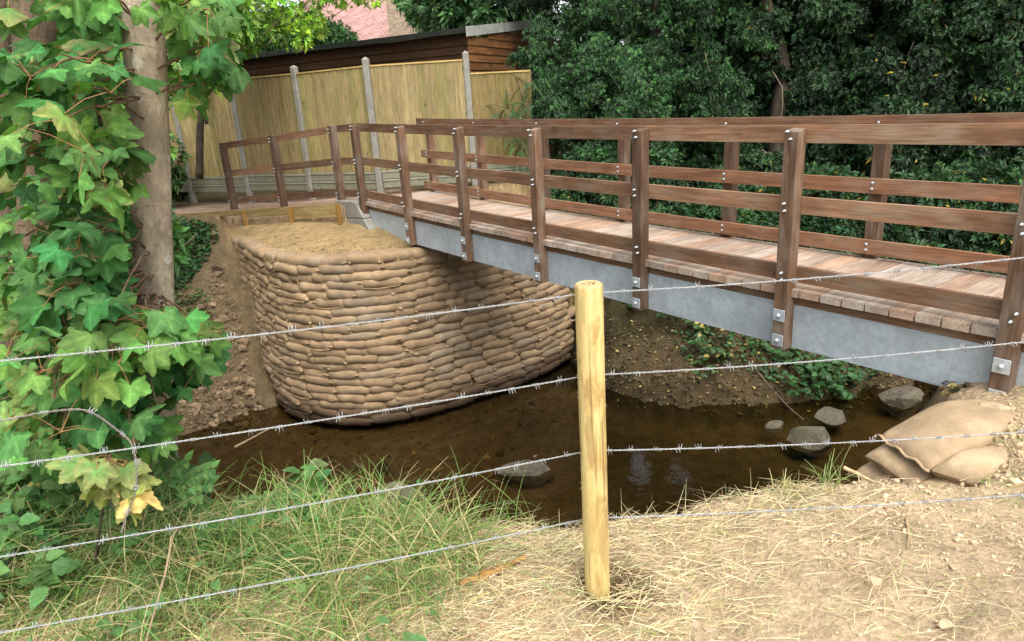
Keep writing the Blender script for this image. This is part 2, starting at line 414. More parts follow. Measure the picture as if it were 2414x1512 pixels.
def terrain(x, y, parts=False):
    x = np.asarray(x, float); y = np.asarray(y, float)
    u = (x-ORG[0])*UX[0]+(y-ORG[1])*UX[1]; v = (x-ORG[0])*VX[0]+(y-ORG[1])*VX[1]
    nz = fbm(x*1.3, y*1.3, 3); fine = fbm(x*7, y*7, 11)
    e = np.interp(x, EBX, EBY)+.10*fbm(x*2.5, y*.5, 5)
    zp = -1.795+.04*nz+.025*fine+.03*sstep(1., 2.2, x)+.10*sstep(2.3, 2.9, x)+.05*sstep(-1., -2.5, x)
    zp = zp-.05*sstep(-.35, 0, y-e)
    near = np.where(y < e, zp, zp-.04-1.9*(y-e)+.12*nz)
    fb = np.interp(x, FBX, FBY)+.25*fbm(x*1.6, y*.4, 21)
    sl = np.interp(x, [-5, -2, 0, 2.5, 6], [1.25, 1.25, .95, .60, .62])
    top = np.where(u < .5, pathz(u)-.06, -1.5)+.12*nz
    hf = -4.20+sl*(y-fb)+.28*nz+.09*fine+.10*fbm(x*3.3, y*3.3, 14)
    far = np.minimum(hf, top)
    bed = -4.26+.08*nz+.03*fine
    h = np.maximum(np.maximum(bed, near), far)
    sd = sdist(WPOLY, u, v)
    h = np.maximum(h, np.where(sd > -.6, -4.145-.25*np.maximum(-sd-.05, 0)+.02*fine, -9))
    wp = np.minimum(-1.83+.2*np.maximum(sd-.2, 0), -1.45)+.05*nz+.02*fine
    inw = sd > .16
    h = np.where(inw, np.maximum(wp, np.minimum(h, wp+.02)), h)
    pd = sdist(PPOLY, u, v)
    pth = pathz(u)-.035+.015*nz+.006*fine
    h = np.where(pd > 0, pth, h)
    h = h-.045*np.exp(-((x-.325)**2+(y-2.17)**2)/.0025)
    if not parts: return h
    return h, near, far, bed, inw, pd, e, u, v
def hit(xp, yp, t0=1.2, t1=40):
    d = ray(xp, yp); t = np.linspace(t0, t1, 4000); P = d[None]*t[:, None]
    h = terrain(P[:, 0], P[:, 1]); k = np.argmax(P[:, 2] < h); p = P[k].copy(); p[2] = h[k]; return p
def gz(x, y): return float(terrain(np.array([x]), np.array([y]))[0])

def axis(segs):
    a = [segs[0][0]]
    for (s, e, st) in segs:
        n = max(1, int(round((e-s)/st))); a += list(np.linspace(s, e, n+1)[1:])
    return np.array(a)
gx = axis([(-150, -40, 12), (-40, -12, 1.5), (-12, -6.5, .25), (-6.5, -2.6, .06), (-2.6, 3.2, .032), (3.2, 7, .07), (7, 14, .3), (14, 40, 2), (40, 150, 12)])
gy = axis([(-60, -8, 6), (-8, 1.0, .5), (1.0, 3.6, .032), (3.6, 12.5, .07), (12.5, 20, .3), (20, 50, 2), (50, 160, 10)])
X, Y = np.meshgrid(gx, gy); nx, ny = len(gx), len(gy)
H, nearh, farh, bedh, inw, pdist, eb, UU, VV = terrain(X, Y, True)
C = np.zeros(X.shape+(3,)); C[:] = (.15, .105, .055)                     # damp bank
C[H <= bedh+.16] = (.21, .155, .066); C[(H <= bedh+.16) & (X > .3+.3*fbm(X, Y, 9))] = (.030, .023, .013)                                      # stream bed silt, painted darker to the right for deeper, darker water
isn = (H >= nearh-1e-6)
C[isn] = (.54, .415, .27)                                                # dry tilled soil
C[isn & (Y > eb+.12)] = (.17, .12, .07)
dry = (farh >= H-1e-3) & (X < -2.2) & (Y < 13)
C[dry] = (.20, .15, .088)
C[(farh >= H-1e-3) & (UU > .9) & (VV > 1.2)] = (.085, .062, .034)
C[inw] = (.37, .265, .135)
C[pdist > 0] = (.40, .285, .215)
C[(pdist > 0) & (VV > .9*1.6+.25*np.abs(UU))] = (.17, .13, .07)
C[(Y > 13.5)] = (.10, .085, .04); C[(Y > 9.6) & (UU > 1.2) & (VV > 1.8)] = (.045, .038, .018)  # leaf litter beneath the hedge, its colour darkened for hedge shade
C[(X < -2.2) & (Y < 6)] = (.12, .10, .05)
# soften the seams between ground colours a little
for _ in range(2):
    C[1:-1, 1:-1] = (C[1:-1, 1:-1]*2+C[:-2, 1:-1]+C[2:, 1:-1]+C[1:-1, :-2]+C[1:-1, 2:])/6
idx = np.arange(nx*ny).reshape(ny, nx)
F = np.stack([idx[:-1, :-1], idx[:-1, 1:], idx[1:, 1:], idx[1:, :-1]], -1).reshape(-1, 4)
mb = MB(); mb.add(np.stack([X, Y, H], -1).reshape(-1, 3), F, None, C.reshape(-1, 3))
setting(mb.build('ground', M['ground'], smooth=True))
mb = MB(); xs = axis([(-40, -8, 4), (-8, 9, .5), (9, 40, 4)])
V = []; Fq = []
for i, x in enumerate(xs):
    y0 = np.interp(x, EBX, EBY)+.6; y1 = np.interp(x, FBX, FBY)+1.2
    V += [(x, y0, WZ), (x, y1, WZ)]
    if i: Fq.append((2*i-2, 2*i, 2*i+1, 2*i-1))
mb.add(V, Fq); setting(mb.build('stream_water', M['water']))

# ---------------------------------------------------------------- footbridge
NP = 8; SP = 1.35
ZT, ZD = -.25, -1.326
RAILS = [(-.235, .112), (-.700, .112), (-1.175, .112)]
W_FAR = 1.2175
bridge = thing('footbridge', 'long brown hardwood footbridge on grey galvanised steel beams spanning the stream', 'footbridge', B(0, 0, -1.8))
def strip(mb, u0, u1, v0, v1, z0, z1, col=(1, 1, 1), step=.45, grain='u'):
    """a bar that follows the camber of the bridge"""
    n = max(1, int(math.ceil((u1-u0)/step))); us = np.linspace(u0, u1, n+1); V = []; Wc = []; F = []
    r = rng.random(3)*30
    for u in us:
        for (v, z) in ((v0, z0), (v1, z0), (v1, z1), (v0, z1)):
            V.append(B(u, v, z)); Wc.append((u, v, z) if grain == 'u' else (v, u, z))
    for i in range(n):
        a = i*4; b = a+4
        for k in range(4):
            k2 = (k+1) % 4; F.append((a+k, b+k, b+k2, a+k2))
    F.append((0, 1, 2, 3)); F.append((n*4+3, n*4+2, n*4+1, n*4))
    mb.add(V, F, np.array(Wc)+r, col)
def bolt(mb, c, n, r, h, dome=True):
    """a bolt end standing on point c along n"""
    n = np.asarray(n, float); a = np.cross(n, ZX); a /= np.linalg.norm(a); b = np.cross(n, a)
    prof = [(r, 0), (r, h*.45), (r*.6, h*.5), (r*.6, h), (0.001, h*1.05)] if not dome else [(r, 0), (r*.92, h*.45), (r*.6, h*.85), (0.001, h)]
    V = []; k = 10
    for (rr, hh) in prof:
        for i in range(k):
            t = i/k*2*PI; V.append(np.asarray(c)+n*hh+a*rr*math.cos(t)+b*rr*math.sin(t))
    F = [(j*k+i, j*k+(i+1) % k, (j+1)*k+(i+1) % k, (j+1)*k+i) for j in range(len(prof)-1) for i in range(k)]
    mb.add(V, F, np.array(V))
U0, U1 = -.12, 9.6
for (va, vb, nm, lab) in ((.1, .104, 'near', 0), (W_FAR-.02, W_FAR-.016, 'far', 1)):
    m = MB(); z0, z1 = -1.7664, -1.449
    d = 1 if nm == 'near' else -1
    strip(m, U0, U1, va, va+.008, z0+.012, z1-.012)
    a, b = (va, va+.09) if d > 0 else (va+.008-.09, va+.008)
    strip(m, U0, U1, a, b, z0, z0+.0118); strip(m, U0, U1, a, b, z1-.0118, z1)
    m.build('steel_beam', M['galv'], bridge)
m = MB()
for v in (.105, W_FAR-.085): strip(m, U0, U1, v, v+.07, -1.4488, -1.3815)
m.build('batten', M['rail'], bridge)
m = MB(); pu = U0; k = 0
while pu < U1-.1:                                                        # grooved planks, laid across
    t = .7+.6*rng.random(); red = rng.random()
    c = np.array([1., .92+.1*red, .86+.2*red])*(.82+.34*rng.random()); wdt = .1405
    if rng.random() < .25: c = c*np.array([1.04, .90, .82])
    prof = []; ng = 9; gw = wdt/ng
    for i in range(ng):
        a = pu+i*gw; prof += [(a+.12*gw, ZD), (a+.55*gw, ZD), (a+.62*gw, ZD-.007), (a+.98*gw, ZD-.007)]
    zb = -1.381; j = rng.normal(0, .003); v0 = .056+j; v1 = W_FAR+.06+j
    prof = [(pu+.001, zb), (pu+.001, ZD-.004)]+prof+[(pu+wdt-.001, ZD-.004), (pu+wdt-.001, zb)]
    nvp = len(prof); jz = rng.normal(0, .0012)
    V = [B(u, v, z+jz) for v in (v0, v1) for (u, z) in prof]
    Wc = [(v, u, z) for v in (v0, v1) for (u, z) in prof]
    F = [(i, i+1, nvp+i+1, nvp+i) for i in range(nvp-1)]+[(0, nvp-1, 2*nvp-1, nvp)][:0]
    V += [B(prof[0][0], v0, zb+jz), B(prof[-1][0], v0, zb+jz)]; Wc += [(v0, 0, 0)]*2
    m.add(V, F+[tuple(range(nvp-1, -1, -1)), tuple(range(nvp, 2*nvp)), (0, nvp, 2*nvp-1, nvp-1)], np.array(Wc)+rng.random(3)*9, np.clip(c, .3, 1.3))
    pu += .1505
m.build('deck', M['deck'], bridge)
def railing_post(u, near, zbot, parent, first=False):
    v0, v1 = (0., .098) if near else (W_FAR+.004, W_FAR+.102)
    wd = .1; slope = .018
    m = MB()
    c = [B(u-wd, v0, zbot), B(u, v0, zbot), B(u, v1, zbot), B(u-wd, v1, zbot),
         B(u-wd, v0, ZT-slope), B(u, v0, ZT-slope), B(u, v1, ZT), B(u-wd, v1, ZT)]
    r = rng.random(3)*30; L = ZT-zbot
    wc = np.array([(0, 0, 0), (0, wd, 0), (0, wd, .1), (0, 0, .1), (L, 0, 0), (L, wd, 0), (L, wd, .1), (L, 0, .1)])+r
    g = rng.random(); m.quadbox(c, np.array([1, 1, 1])*(.75+.4*g), wc)
    p = m.build('railing_post', M['post'], parent, origin=B(u, v0, zbot))
    bv = p.modifiers.new('bevel', 'BEVEL'); bv.width = .004; bv.segments = 2
    nrm = -VX
    uc = u-.055
    if near:
        for (zt, hgt) in RAILS:
            for dz in (.032, .08):
                mm = MB(); bolt(mm, B(uc+.012*rng.normal(), -.001, zt-dz), nrm, .009, .028, False); q = mm.build('bolt', M['zinc'], p, True); q.matrix_parent_inverse = Matrix.Translation(-p.location)
        for z in (-1.515, -1.70):
            mm = MB(); s = .085
            mm.box(B(u-.094, -.0085, z-s/2), UX*s, VX*.008, ZX*s, bev=.002)
            bolt(mm, B(u-.094+s/2, -.009, z), nrm, .016, .022)
            mm.build('bolt_plate', M['zinc'], p)
    else:
        for i, (zt, hgt) in enumerate(RAILS):
            for dz in ((.052,) if i == 0 else (.032, .078)):
                mm = MB(); bolt(mm, B(uc, W_FAR-.042, zt-dz), nrm, .012, .012); mm.build('bolt', M['zinc'], p, True)
    return p
for i in range(NP):
    railing_post(i*SP, True, -1.766 if i else -1.80, bridge)
for i in range(NP):
    railing_post(i*SP-.01, False, -1.76, bridge)
for (zt, hgt) in RAILS:
    for (a, b) in ((-.02, 4*SP-.052), (4*SP-.05, 9.5)):
        m = MB(); strip(m, a, b, .0985, .14, zt-hgt, zt, np.array([1, 1, 1])*(.85+.3*rng.random())); m.build('rail', M['rail'], bridge)
    k = RAILS.index((zt, hgt))
    us = [-.28+.16*k*0, 3*SP-.06, 6*SP-.06, 9.5] if k == 0 else [-.22, 4*SP-.06, 6*SP-.06, 9.5]
    for a, b in zip(us[:-1], us[1:]):
        m = MB(); strip(m, a, b-.003, W_FAR-.04, W_FAR, zt-hgt, zt, np.array([1.06, .98, .95])*(.9+.3*rng.random())); m.build('rail', M['rail'], bridge)

# ---------------------------------------------------------------- wing railing beside the ramp
wing = thing('ramp_railing', 'short three-railed brown timber railing climbing to the far end of the footbridge', 'railing', atz(543, 490, -1.52))
RB = [np.array([-4.88, 12.296, -1.56]), np.array([-3.757, 11.576, -1.46]), np.array([-2.56, 10.647, -1.34])]
RTP = [-.388, -.294, -.185]
END = B(-.05, .12, -.235)
tops = [np.array([p[0], p[1], z]) for p, z in zip(RB, RTP)]+[END]
for k in range(3):
    a = RB[k]; d = tops[k+1]-tops[k]; d[2] = 0; d /= np.linalg.norm(d); nn = np.array([-d[1], d[0], 0])
    h = RTP[k]-a[2]; m = MB(); m.box(a-d*.05-ZX*.15, ZX*(h+.15), d*.1, nn*.1, np.array([1, 1, 1])*(.72+.2*k*.5))
    p = m.build('railing_post', M['post'], wing); bv = p.modifiers.new('bevel', 'BEVEL'); bv.width = .004
    for dz in (.02, .5, .97):
        for e in (.03, .08):
            mm = MB(); bolt(mm, a-d*.03-nn*.001+ZX*(h-dz-e), -nn, .009, .028, False); mm.build('bolt', M['zinc'], p)
for dz in (.0, .475, .95):
    for k in range(3):
        a = tops[k]-ZX*dz; b = tops[k+1]-ZX*dz; d = b-a; dh = np.array([d[0], d[1], 0]); dh /= np.linalg.norm(dh); nn = np.array([-dh[1], dh[0], 0])
        e0 = .045 if k == 0 else 0
        m = MB(); m.box(a+nn*.101-dh*e0-ZX*.105, d+dh*e0, nn*.04, ZX*.105, (.8, .78, .78)); m.build('rail', M['rail'], wing)

# timber edging and the stepped concrete blocks at the end of the bridge
edg = thing('timber_edging', 'low pale timber board edging holding up the gravel path beside the ramp', 'edging', EDGE[1])
for k, hgt in ((0, .20), (1, .13), (2, .09)):
    a, b = EDGE[k], EDGE[k+1]; d = b-a; n2 = np.array([d[1], -d[0], 0]); n2 /= np.linalg.norm(n2)
    if n2@VX > 0: n2 = -n2
    m = MB(); m.box(a-ZX*hgt+d*.006, d*.99, n2*.032, ZX*hgt, np.array([1, 1, 1])*(.75, .66, .52)[k]*np.array([1, 1, 1.1])); m.build('board', M['pale'], edg)
    m = MB(); m.box(a+n2*.034-d/np.linalg.norm(d)*.025-ZX*.42, ZX*.415, d/np.linalg.norm(d)*.05, n2*.05, (.75, .58, .42)); m.build('stake', M['pale'], edg)
for (pts, lab) in (([(789, 473), (836, 476), (856, 516), (813, 514)], 'pale concrete block leaning at the bridge end, upper of two'),
                   ([(813, 515), (856, 517), (872, 545), (830, 541)], 'grey concrete block half buried in soil under the upper block at the bridge end')):
    q = [onv(x, y, -.02-.0006*(y-473)) for (x, y) in pts]
    m = MB(); back = VX*.22-UX*.03
    a, b, c, d = q
    m.quadbox([d, c, c+back, d+back, a, b, b+back, a+back])
    o = m.build('concrete_block', M['concrete'], origin=d); bv = o.modifiers.new('bevel', 'BEVEL'); bv.width = .012; bv.segments = 2
    tag(o, lab, 'concrete block', 'concrete blocks at the bridge end')
m = MB(); p0 = uvz(-.42, -.02, -1.95)
m.box(p0, UX*.27, VX*1.35, ZX*.66); o = m.build('abutment', M['concrete']); tag(o, 'grey concrete abutment carrying the far end of the footbridge', 'abutment')

# ---------------------------------------------------------------- sandbag wall
def sandbag_mesh(seed, flap=False):
    r = np.random.default_rng(seed); n = 20; k = 16
    V = []; F = []; L = 1.0
    xs = np.sin(np.linspace(-PI/2, PI/2, n))
    p1, p2, p3 = r.random(3)*6
    tilt = r.normal(-.10, .09)
    for x in xs:
        e = abs(x)
        hh = .5*(1-.34*e**7)*(1+.05*math.sin(3.3*x+p1)); ww = .5*(1-.30*e**6)*(1+.05*math.sin(4*x+p2))
        for j in range(k):
            t = j/k*2*PI; c, s = math.cos(t), math.sin(t)
            yy = ww*math.copysign(abs(c)**.55, c); zz = hh*math.copysign(abs(s)**.7, s)
            wr = .018*math.sin(9*t+7*x+p3)*e**3
            V.append((x*.5, yy+wr, zz+tilt*x*.5-.06*e**4+wr*.8))
    for i in range(n-1):
        for j in range(k): F.append((i*k+j, i*k+(j+1) % k, (i+1)*k+(j+1) % k, (i+1)*k+j))
    F.append(tuple(range(k-1, -1, -1))); F.append(tuple((n-1)*k+j for j in range(k)))
    V = np.array(V)
    m = MB(); m.add(V, F, V, (1, 1, 1))
    for sx in (-1, 1):                                                   # gathered corners of the sewn mouth
        if r.random() < .45:
            y0 = -.40; tip = np.array([sx*(.53+.03*r.random()), y0-.10, -.02+.25*r.normal()*.5])
            m.tube(np.array([[sx*.44, y0+.12, -.05], [sx*.49, y0-.02, tip[2]*.6], tip]), [.11, .07, .03], 6, (1.06, 1.05, 1.03))
    if flap:
        xx = np.linspace(-.42, .42, 10); z = -.34+.05*np.sin(xx*5+p1); y = -.50+.35*xx**2
        m.tube(np.stack([xx, y, z], 1), .035, 6, (1.22, 1.18, 1.1))
    return m
BAGCOL = {'tan': (.37, .258, .152), 'grey': (.35, .26, .165), 'dark': (.19, .125, .075)}
bagmesh = {}
def bag_mesh(kind, var):
    if (kind, var) not in bagmesh:
        m = sandbag_mesh(100+var, flap=(var == 4)); m.c = [c*np.array(BAGCOL[kind]) for c in m.c]
        o = m.build('sandbag', M['bag'], smooth=True); bagmesh[(kind, var)] = o.data; bpy.data.objects.remove(o)
    return bagmesh[(kind, var)]
seg = np.linalg.norm(np.diff(WALL, axis=0), axis=1); cum = np.concatenate([[0], np.cumsum(seg)])
def wallpt(s):
    return np.array([np.interp(s, cum, WALL[:, 0]), np.interp(s, cum, WALL[:, 1])])
ROWS = 21; PITCH_Z = .1085; bags = []
for r in range(ROWS):
    z = -4.05+PITCH_Z*(r+.5); off = .17*(r/ROWS); s = rng.random()*.45
    while s < cum[-1]-.1:
        L = rng.uniform(.40, .56)
        if rng.random() < .12: L = rng.uniform(.28, .36)
        c0 = wallpt(s+L/2); t = wallpt(min(s+L/2+.12, cum[-1]))-wallpt(s+L/2-.12); t /= np.linalg.norm(t)
        nin = np.array([-t[1], t[0]])                                    # inward (away from the water)
        c = c0+nin*(.155+off+rng.normal(0, .008))
        T = UX*t[0]+VX*t[1]; N = UX*nin[0]+VX*nin[1]
        P = uvz(c[0], c[1], z+rng.normal(0, .006)+.014*math.sin(s*1.7+r*.35)+.006*math.sin(s*4.1-r*.6)); front = P-N*.14
        u_, v_ = c0
        g = -9.
        if u_ < 0.1 or v_ > 2.4:                                          # left tail and far tail run into the banks
            x_, y_ = front[0]-N[0]*.04, front[1]-N[1]*.04
            fb = np.interp(x_, FBX, FBY); g = -4.13+1.2*(y_-fb)
        if g < z+.10 and not (v_ > 3.2): bags.append((P, T, N, L, r, front, s))
        s += L*.985
def behind_beam(P):
    x, y = px(P); b = px(B(min(max((x-870)/180., 0), 8), 0, -1.7664))
    # image height of the beam's lower edge at the bag's column
    us = np.linspace(-.1, 8, 80); q = np.array([px(B(u, .0, -1.7664)) for u in us])
    return x > q[0, 0] and y < np.interp(x, q[:, 0], q[:, 1])-8
scored = []
for b in bags:
    x, y = px(b[5]); dist = b[5]@fwd; hid = behind_beam(b[5]+ZX*.05) or x > 1358
    facing = abs((-b[2])@(b[5]/np.linalg.norm(b[5])))
    scored.append((-1 if hid else b[3]*facing/dist, b))
scored.sort(key=lambda t: -t[0])
def place_bag(b, kind):
    P, T, N, L, r, front, s = b
    me = bag_mesh(kind, int(rng.integers(0, 10)))
    o = bpy.data.objects.new('sandbag', me); COL.objects.link(o)
    flip = -1 if rng.random() < .5 else 1
    Rm = Matrix((Vector(T), Vector(N), Vector(ZX))).transposed().to_4x4()
    tw = Matrix.Rotation(rng.normal(0, .035), 4, 'Y')@Matrix.Rotation(rng.normal(0, .03), 4, 'Z')
    S = Matrix.Diagonal((L*1.01, .30*rng.uniform(.95, 1.05), .154*rng.uniform(.97, 1.06), 1))
    if flip < 0: tw = tw@Matrix.Rotation(0, 4, 'X')
    o.matrix_world = Matrix.Translation(Vector(P))@Rm@tw@S
    return o
rest = []
for i, (sc_, b) in enumerate(scored):
    if i >= 300 or sc_ < 0: rest.append(b); continue
    r = b[4]; x, y = px(b[5])
    stain = ((x-1080)/170)**2+((y-790)/120)**2
    if r <= 1: kind, lab = 'dark', 'dark wet sandbag in the lowest course of the curved wall at the water line'
    elif r == ROWS-1: kind, lab = 'tan', 'tan sandbag in the topmost course of the curved wall under the bare soil'
    elif rng.random() < .75*math.exp(-stain): kind, lab = 'grey', 'greyish cement-stained sandbag in the middle of the curved wall'
    else: kind, lab = 'tan', 'plain tan hessian sandbag laid in the courses of the curved wall'
    tag(place_bag(b, kind), lab, 'sandbag', 'sandbags of the curved retaining wall, '+{'dark': 'lowest courses', 'grey': 'cement-stained'}.get(kind, 'topmost course' if r == ROWS-1 else 'tan courses'))
if rest:
    mb = MB()
    for b in rest:
        P, T, N, L, r, front, s = b
        m = sandbag_mesh(100+int(rng.integers(0, 10))); V = np.concatenate(m.v)
        base = 0
        S = np.array([L*1.01, .30, .158]); V2 = P+np.outer(V[:, 0]*S[0], T)+np.outer(V[:, 1]*S[1], N)+np.outer(V[:, 2]*S[2], ZX)
        mb.v.append(V2); mb.w.append(V); mb.c.append(np.concatenate(m.c)*np.array(BAGCOL['tan']))
        for f in m.f: mb.f.append(f+mb.n)
        mb.n += len(V2)
    stuff(mb.build('sandbag_courses', M['bag'], smooth=True), 'tan sandbags of the wall running back under the bridge', 'sandbags')
# the pile on the near bank
def open_bag(e1, e2, axis, length, thick, droop, seed, seam=True):
    """a filled sack: flat sewn mouth from e1 to e2, the body running back along axis into the soil"""
    r = np.random.default_rng(seed); e1 = np.asarray(e1, float); e2 = np.asarray(e2, float); A = np.array([axis[0], axis[1], 0.]); A /= np.linalg.norm(A)
    nu, nv = 26, 22; V = []; F = []; p1, p2 = r.random(2)*6
    for i in range(nu):
        t = i/(nu-1); h = thick*(min(1, t/.42)**.62 if seam else min(1, t/.22+.02)**.5)*(1-max(0, t-.75)/.25*.5)
        for j in range(nv):
            w = j/nv*2*PI; c, q = math.cos(w), math.sin(w); sx = .5+.5*math.copysign(abs(c)**.8, c)
            sx = (sx-.5)*(1+.10*math.sin(PI*min(t*1.4, 1)))+.5
            P = e1+(e2-e1)*sx+A*length*t
            zz = math.copysign(abs(q)**.9, q)*(h*.5+.006)
            wrn = .010*math.sin(sx*17+p1+t*3)*math.exp(-t*5)+.006*math.sin(sx*6+t*9+p2)
            V.append(P+ZX*(zz+wrn+droop*(min(1, t/.5)**.7)))
    for i in range(nu-1):
        for j in range(nv): F.append((i*nv+j, i*nv+(j+1) % nv, (i+1)*nv+(j+1) % nv, (i+1)*nv+j))
    F.append(tuple(range(nv-1, -1, -1))); F.append(tuple((nu-1)*nv+j for j in range(nv)))
    m = MB(); k = np.array(BAGCOL['tan'])*np.array([1.25, 1.3, 1.35]); m.add(np.array(V), F, np.array(V), k)
    if not seam: return m
    x = np.linspace(-.03, 1.03, 14); L = e1+(e2-e1)*x[:, None]-A*.012+ZX*(.010*np.sin(x*17+p1))[:, None]+ZX*.004
    m.tube(L, .0085, 6, k*1.18); m.tube([L[0], L[0]-A*.02-(e2-e1)*.05-ZX*.02], [.008, .003], 5, k*1.2)
    return m
g1 = 'sandbags piled on the near bank'
for (p, q, z1, z2, ax, L, th, dr, sm, lab) in (
        ((2076, 1030), (2190, 1108), -1.875, -1.865, (.97, .22), .74, .20, .085, True, 'large tan sandbag with a sewn front edge on top of the near bank pile'),
        ((2194, 1108), (2305, 1142), -1.86, -1.85, (.97, .24), .60, .18, .01, False, 'tan sandbag half buried in soil, right of the sewn one on the near bank pile'),
        ((2038, 1072), (2156, 1150), -1.985, -1.975, (.97, .22), .60, .17, .0, False, 'second tan sandbag down in the near bank pile, under the sewn one'),
        ((2016, 1112), (2098, 1172), -2.10, -2.09, (.97, .22), .60, .16, .06, True, 'lowest tan sandbag of the near bank pile, beside a stick'),
        ((2158, 1150), (2240, 1185), -1.97, -1.96, (.97, .24), .50, .14, .0, False, 'short tan sandbag at the front foot of the near bank pile')):
    m = open_bag(atz(*p, z1), atz(*q, z2), ax, L, th, dr, int(p[0]), sm); o = m.build('sandbag', M['bag'], smooth=True, origin=atz(*p, z1)); tag(o, lab, 'sandbag', g1)

# ---------------------------------------------------------------- fence post and barbed wire
PB = np.array([.262, 2.19]); PTOP = np.array([.26, 2.19, -.59])
post = thing('fence_post', 'round pale yellow peeled-pine fence post standing in the dry grass', 'fence post', (PB[0], PB[1], -1.83))
m = MB(); zs = list(np.linspace(-2.05, -.598, 40)); r0 = .0475
n = 40; th = np.arange(n)/n*2*PI; V = []; Wc = []; F = []
for i, z in enumerate(zs+[-.5925, -.5905]):
    zz = min(z, -.5905); rr = r0*(1+.03*fbm(np.cos(th)*1.2+z*.8, np.sin(th)*1.2, 31)+.022*fbm(np.cos(th)*9, np.sin(th)*9+z*3, 33)+.012*(-(z+.6)))
    if i == len(zs): rr = rr*.96
    if i == len(zs)+1: rr = rr*.86
    sh = -.004*(z+.6)+.012*(z+1.2)*0
    V.append(np.stack([PB[0]+sh+np.cos(th)*rr, PB[1]+np.sin(th)*rr, np.full(n, zz)], 1)); Wc.append(np.stack([np.full(n, z), np.cos(th)*rr, np.sin(th)*rr], 1))
for i in range(len(V)-1):
    for k in range(n): F.append((i*n+k, i*n+(k+1) % n, (i+1)*n+(k+1) % n, (i+1)*n+k))
m.add(np.concatenate(V), F, np.concatenate(Wc)); m.build('shaft', M['pine'], post, True)
t = NT('sawn_post_end'); w = t.attr('wc').outputs['Vector']
wv = t.n('ShaderNodeTexWave', _wave_type='RINGS', _rings_direction='Z', Scale=55., Distortion=3., Detail=3.); t.set(wv.inputs['Vector'], w)
vo = t.n('ShaderNodeTexVoronoi', _feature='DISTANCE_TO_EDGE', Scale=42.); t.set(vo.inputs['Vector'], w)
ln = t.n('ShaderNodeVectorMath', _operation='LENGTH'); t.set(ln.inputs[0], w)
core = t.ramp(ln.outputs['Value'], [(.02, 1.), (.034, 0.)])
crk = t.math('MULTIPLY', t.ramp(vo.outputs['Distance'], [(.05, .9), (.12, 0.)]), core)
c = t.mix(t.math('MULTIPLY', wv.outputs['Fac'], .45), (.60, .44, .22), (.40, .25, .11)); c = t.mix(crk, c, (.10, .05, .02))
M['postend'] = t.done(t.pbsdf(c, .8, 0, .2))
m = MB(); rr = r0*.86; V = [(PB[0]+math.cos(a)*rr*q, PB[1]+math.sin(a)*rr*q, -.5895) for q in (1.,) for a in th]
m.add(V, [tuple(range(n))], np.array(V)-np.array([PB[0], PB[1], -.5895])); m.build('sawn_top', M['postend'], post)
m = MB()                                                                  # feathered fibres left by the peeling
for _ in range(260):
    a = rng.random()*2*PI; z = rng.uniform(-1.75, -.62); o = np.array([math.cos(a), math.sin(a), 0]); p = np.array([PB[0], PB[1], z])+o*r0*1.0
    L = rng.uniform(.004, .012); tdir = np.array([-o[1], o[0], 0]); d = o*rng.uniform(.3, 1.)+ZX*rng.normal(0, .7); d /= np.linalg.norm(d)
    m.add([p-tdir*.0012, p+tdir*.0012, p+d*L], [(0, 1, 2)], None, (1.2, 1.15, 1.)); 
m.build('bark_fibre', M['pine'], post)
m = MB()
for zt in (-.63, -.88, -1.13, -1.35):
    m.tube([(PB[0]-.01, PB[1]+r0*.9, zt+.012), (PB[0]-.01, PB[1]+r0+.012, zt+.008), (PB[0]-.01, PB[1]+r0+.012, zt-.012), (PB[0]-.01, PB[1]+r0*.9, zt-.016)], .002, 5)
m.build('staple', M['zinc'], post)

LP, RP = np.array([-2.05, 1.62]), np.array([3.6, 2.10])                  # the wires run on to posts outside the picture
PX = PB+np.array([0, .056])
def on_seg(x, y, a, b):
    """point seen at pixel (x, y) on the upright plane through a and b"""
    nrm = np.array([-(b-a)[1], (b-a)[0], 0]); d = ray(x, y); a3 = np.array([a[0], a[1], 0]); return d*((a3@nrm)/(d@nrm))
def twisted(mb, pts, pitch=.034, rad=.0019, r=.0013):
    pts = np.asarray(pts); L = np.concatenate([[0], np.cumsum(np.linalg.norm(np.diff(pts, axis=0), axis=1))])
    s = np.arange(0, L[-1], .0055); P = np.stack([np.interp(s, L, pts[:, k]) for k in range(3)], 1)
    T = np.gradient(P, axis=0); T /= np.linalg.norm(T, axis=1)[:, None]
    A = np.cross(T, ZX); A /= np.linalg.norm(A, axis=1)[:, None]; Bv = np.cross(T, A)
    for ph in (0, PI):
        a = s/pitch*2*PI+ph
        mb.tube(P+A*(np.cos(a)*rad)[:, None]+Bv*(np.sin(a)*rad)[:, None], r, 4)
    return P, T, L[-1]
def barb_mesh(seed):
    r = np.random.default_rng(seed); m = MB()
    for x0, a0 in ((-.005, r.random()*6), (.005, r.random()*6)):
        a = np.linspace(0, 2*PI*1.6, 14)+a0; rr = .0044
        P = np.stack([x0+np.linspace(-.004, .004, 14), np.cos(a)*rr, np.sin(a)*rr], 1)
        e0 = P[0]+np.array([-.002, 0, 0])+.017*np.array([0, math.sin(a[0]), -math.cos(a[0])]); e1 = P[-1]+np.array([.002, 0, 0])+.017*np.array([0, -math.sin(a[-1]), math.cos(a[-1])])
        m.tube(np.concatenate([[e0], P, [e1]]), [.0007]+[.0012]*14+[.0007], 5)
    return m
bm = []
for k in range(6):
    o = barb_mesh(k).build('barb', M['wire'], smooth=True); bm.append(o.data); bpy.data.objects.remove(o)
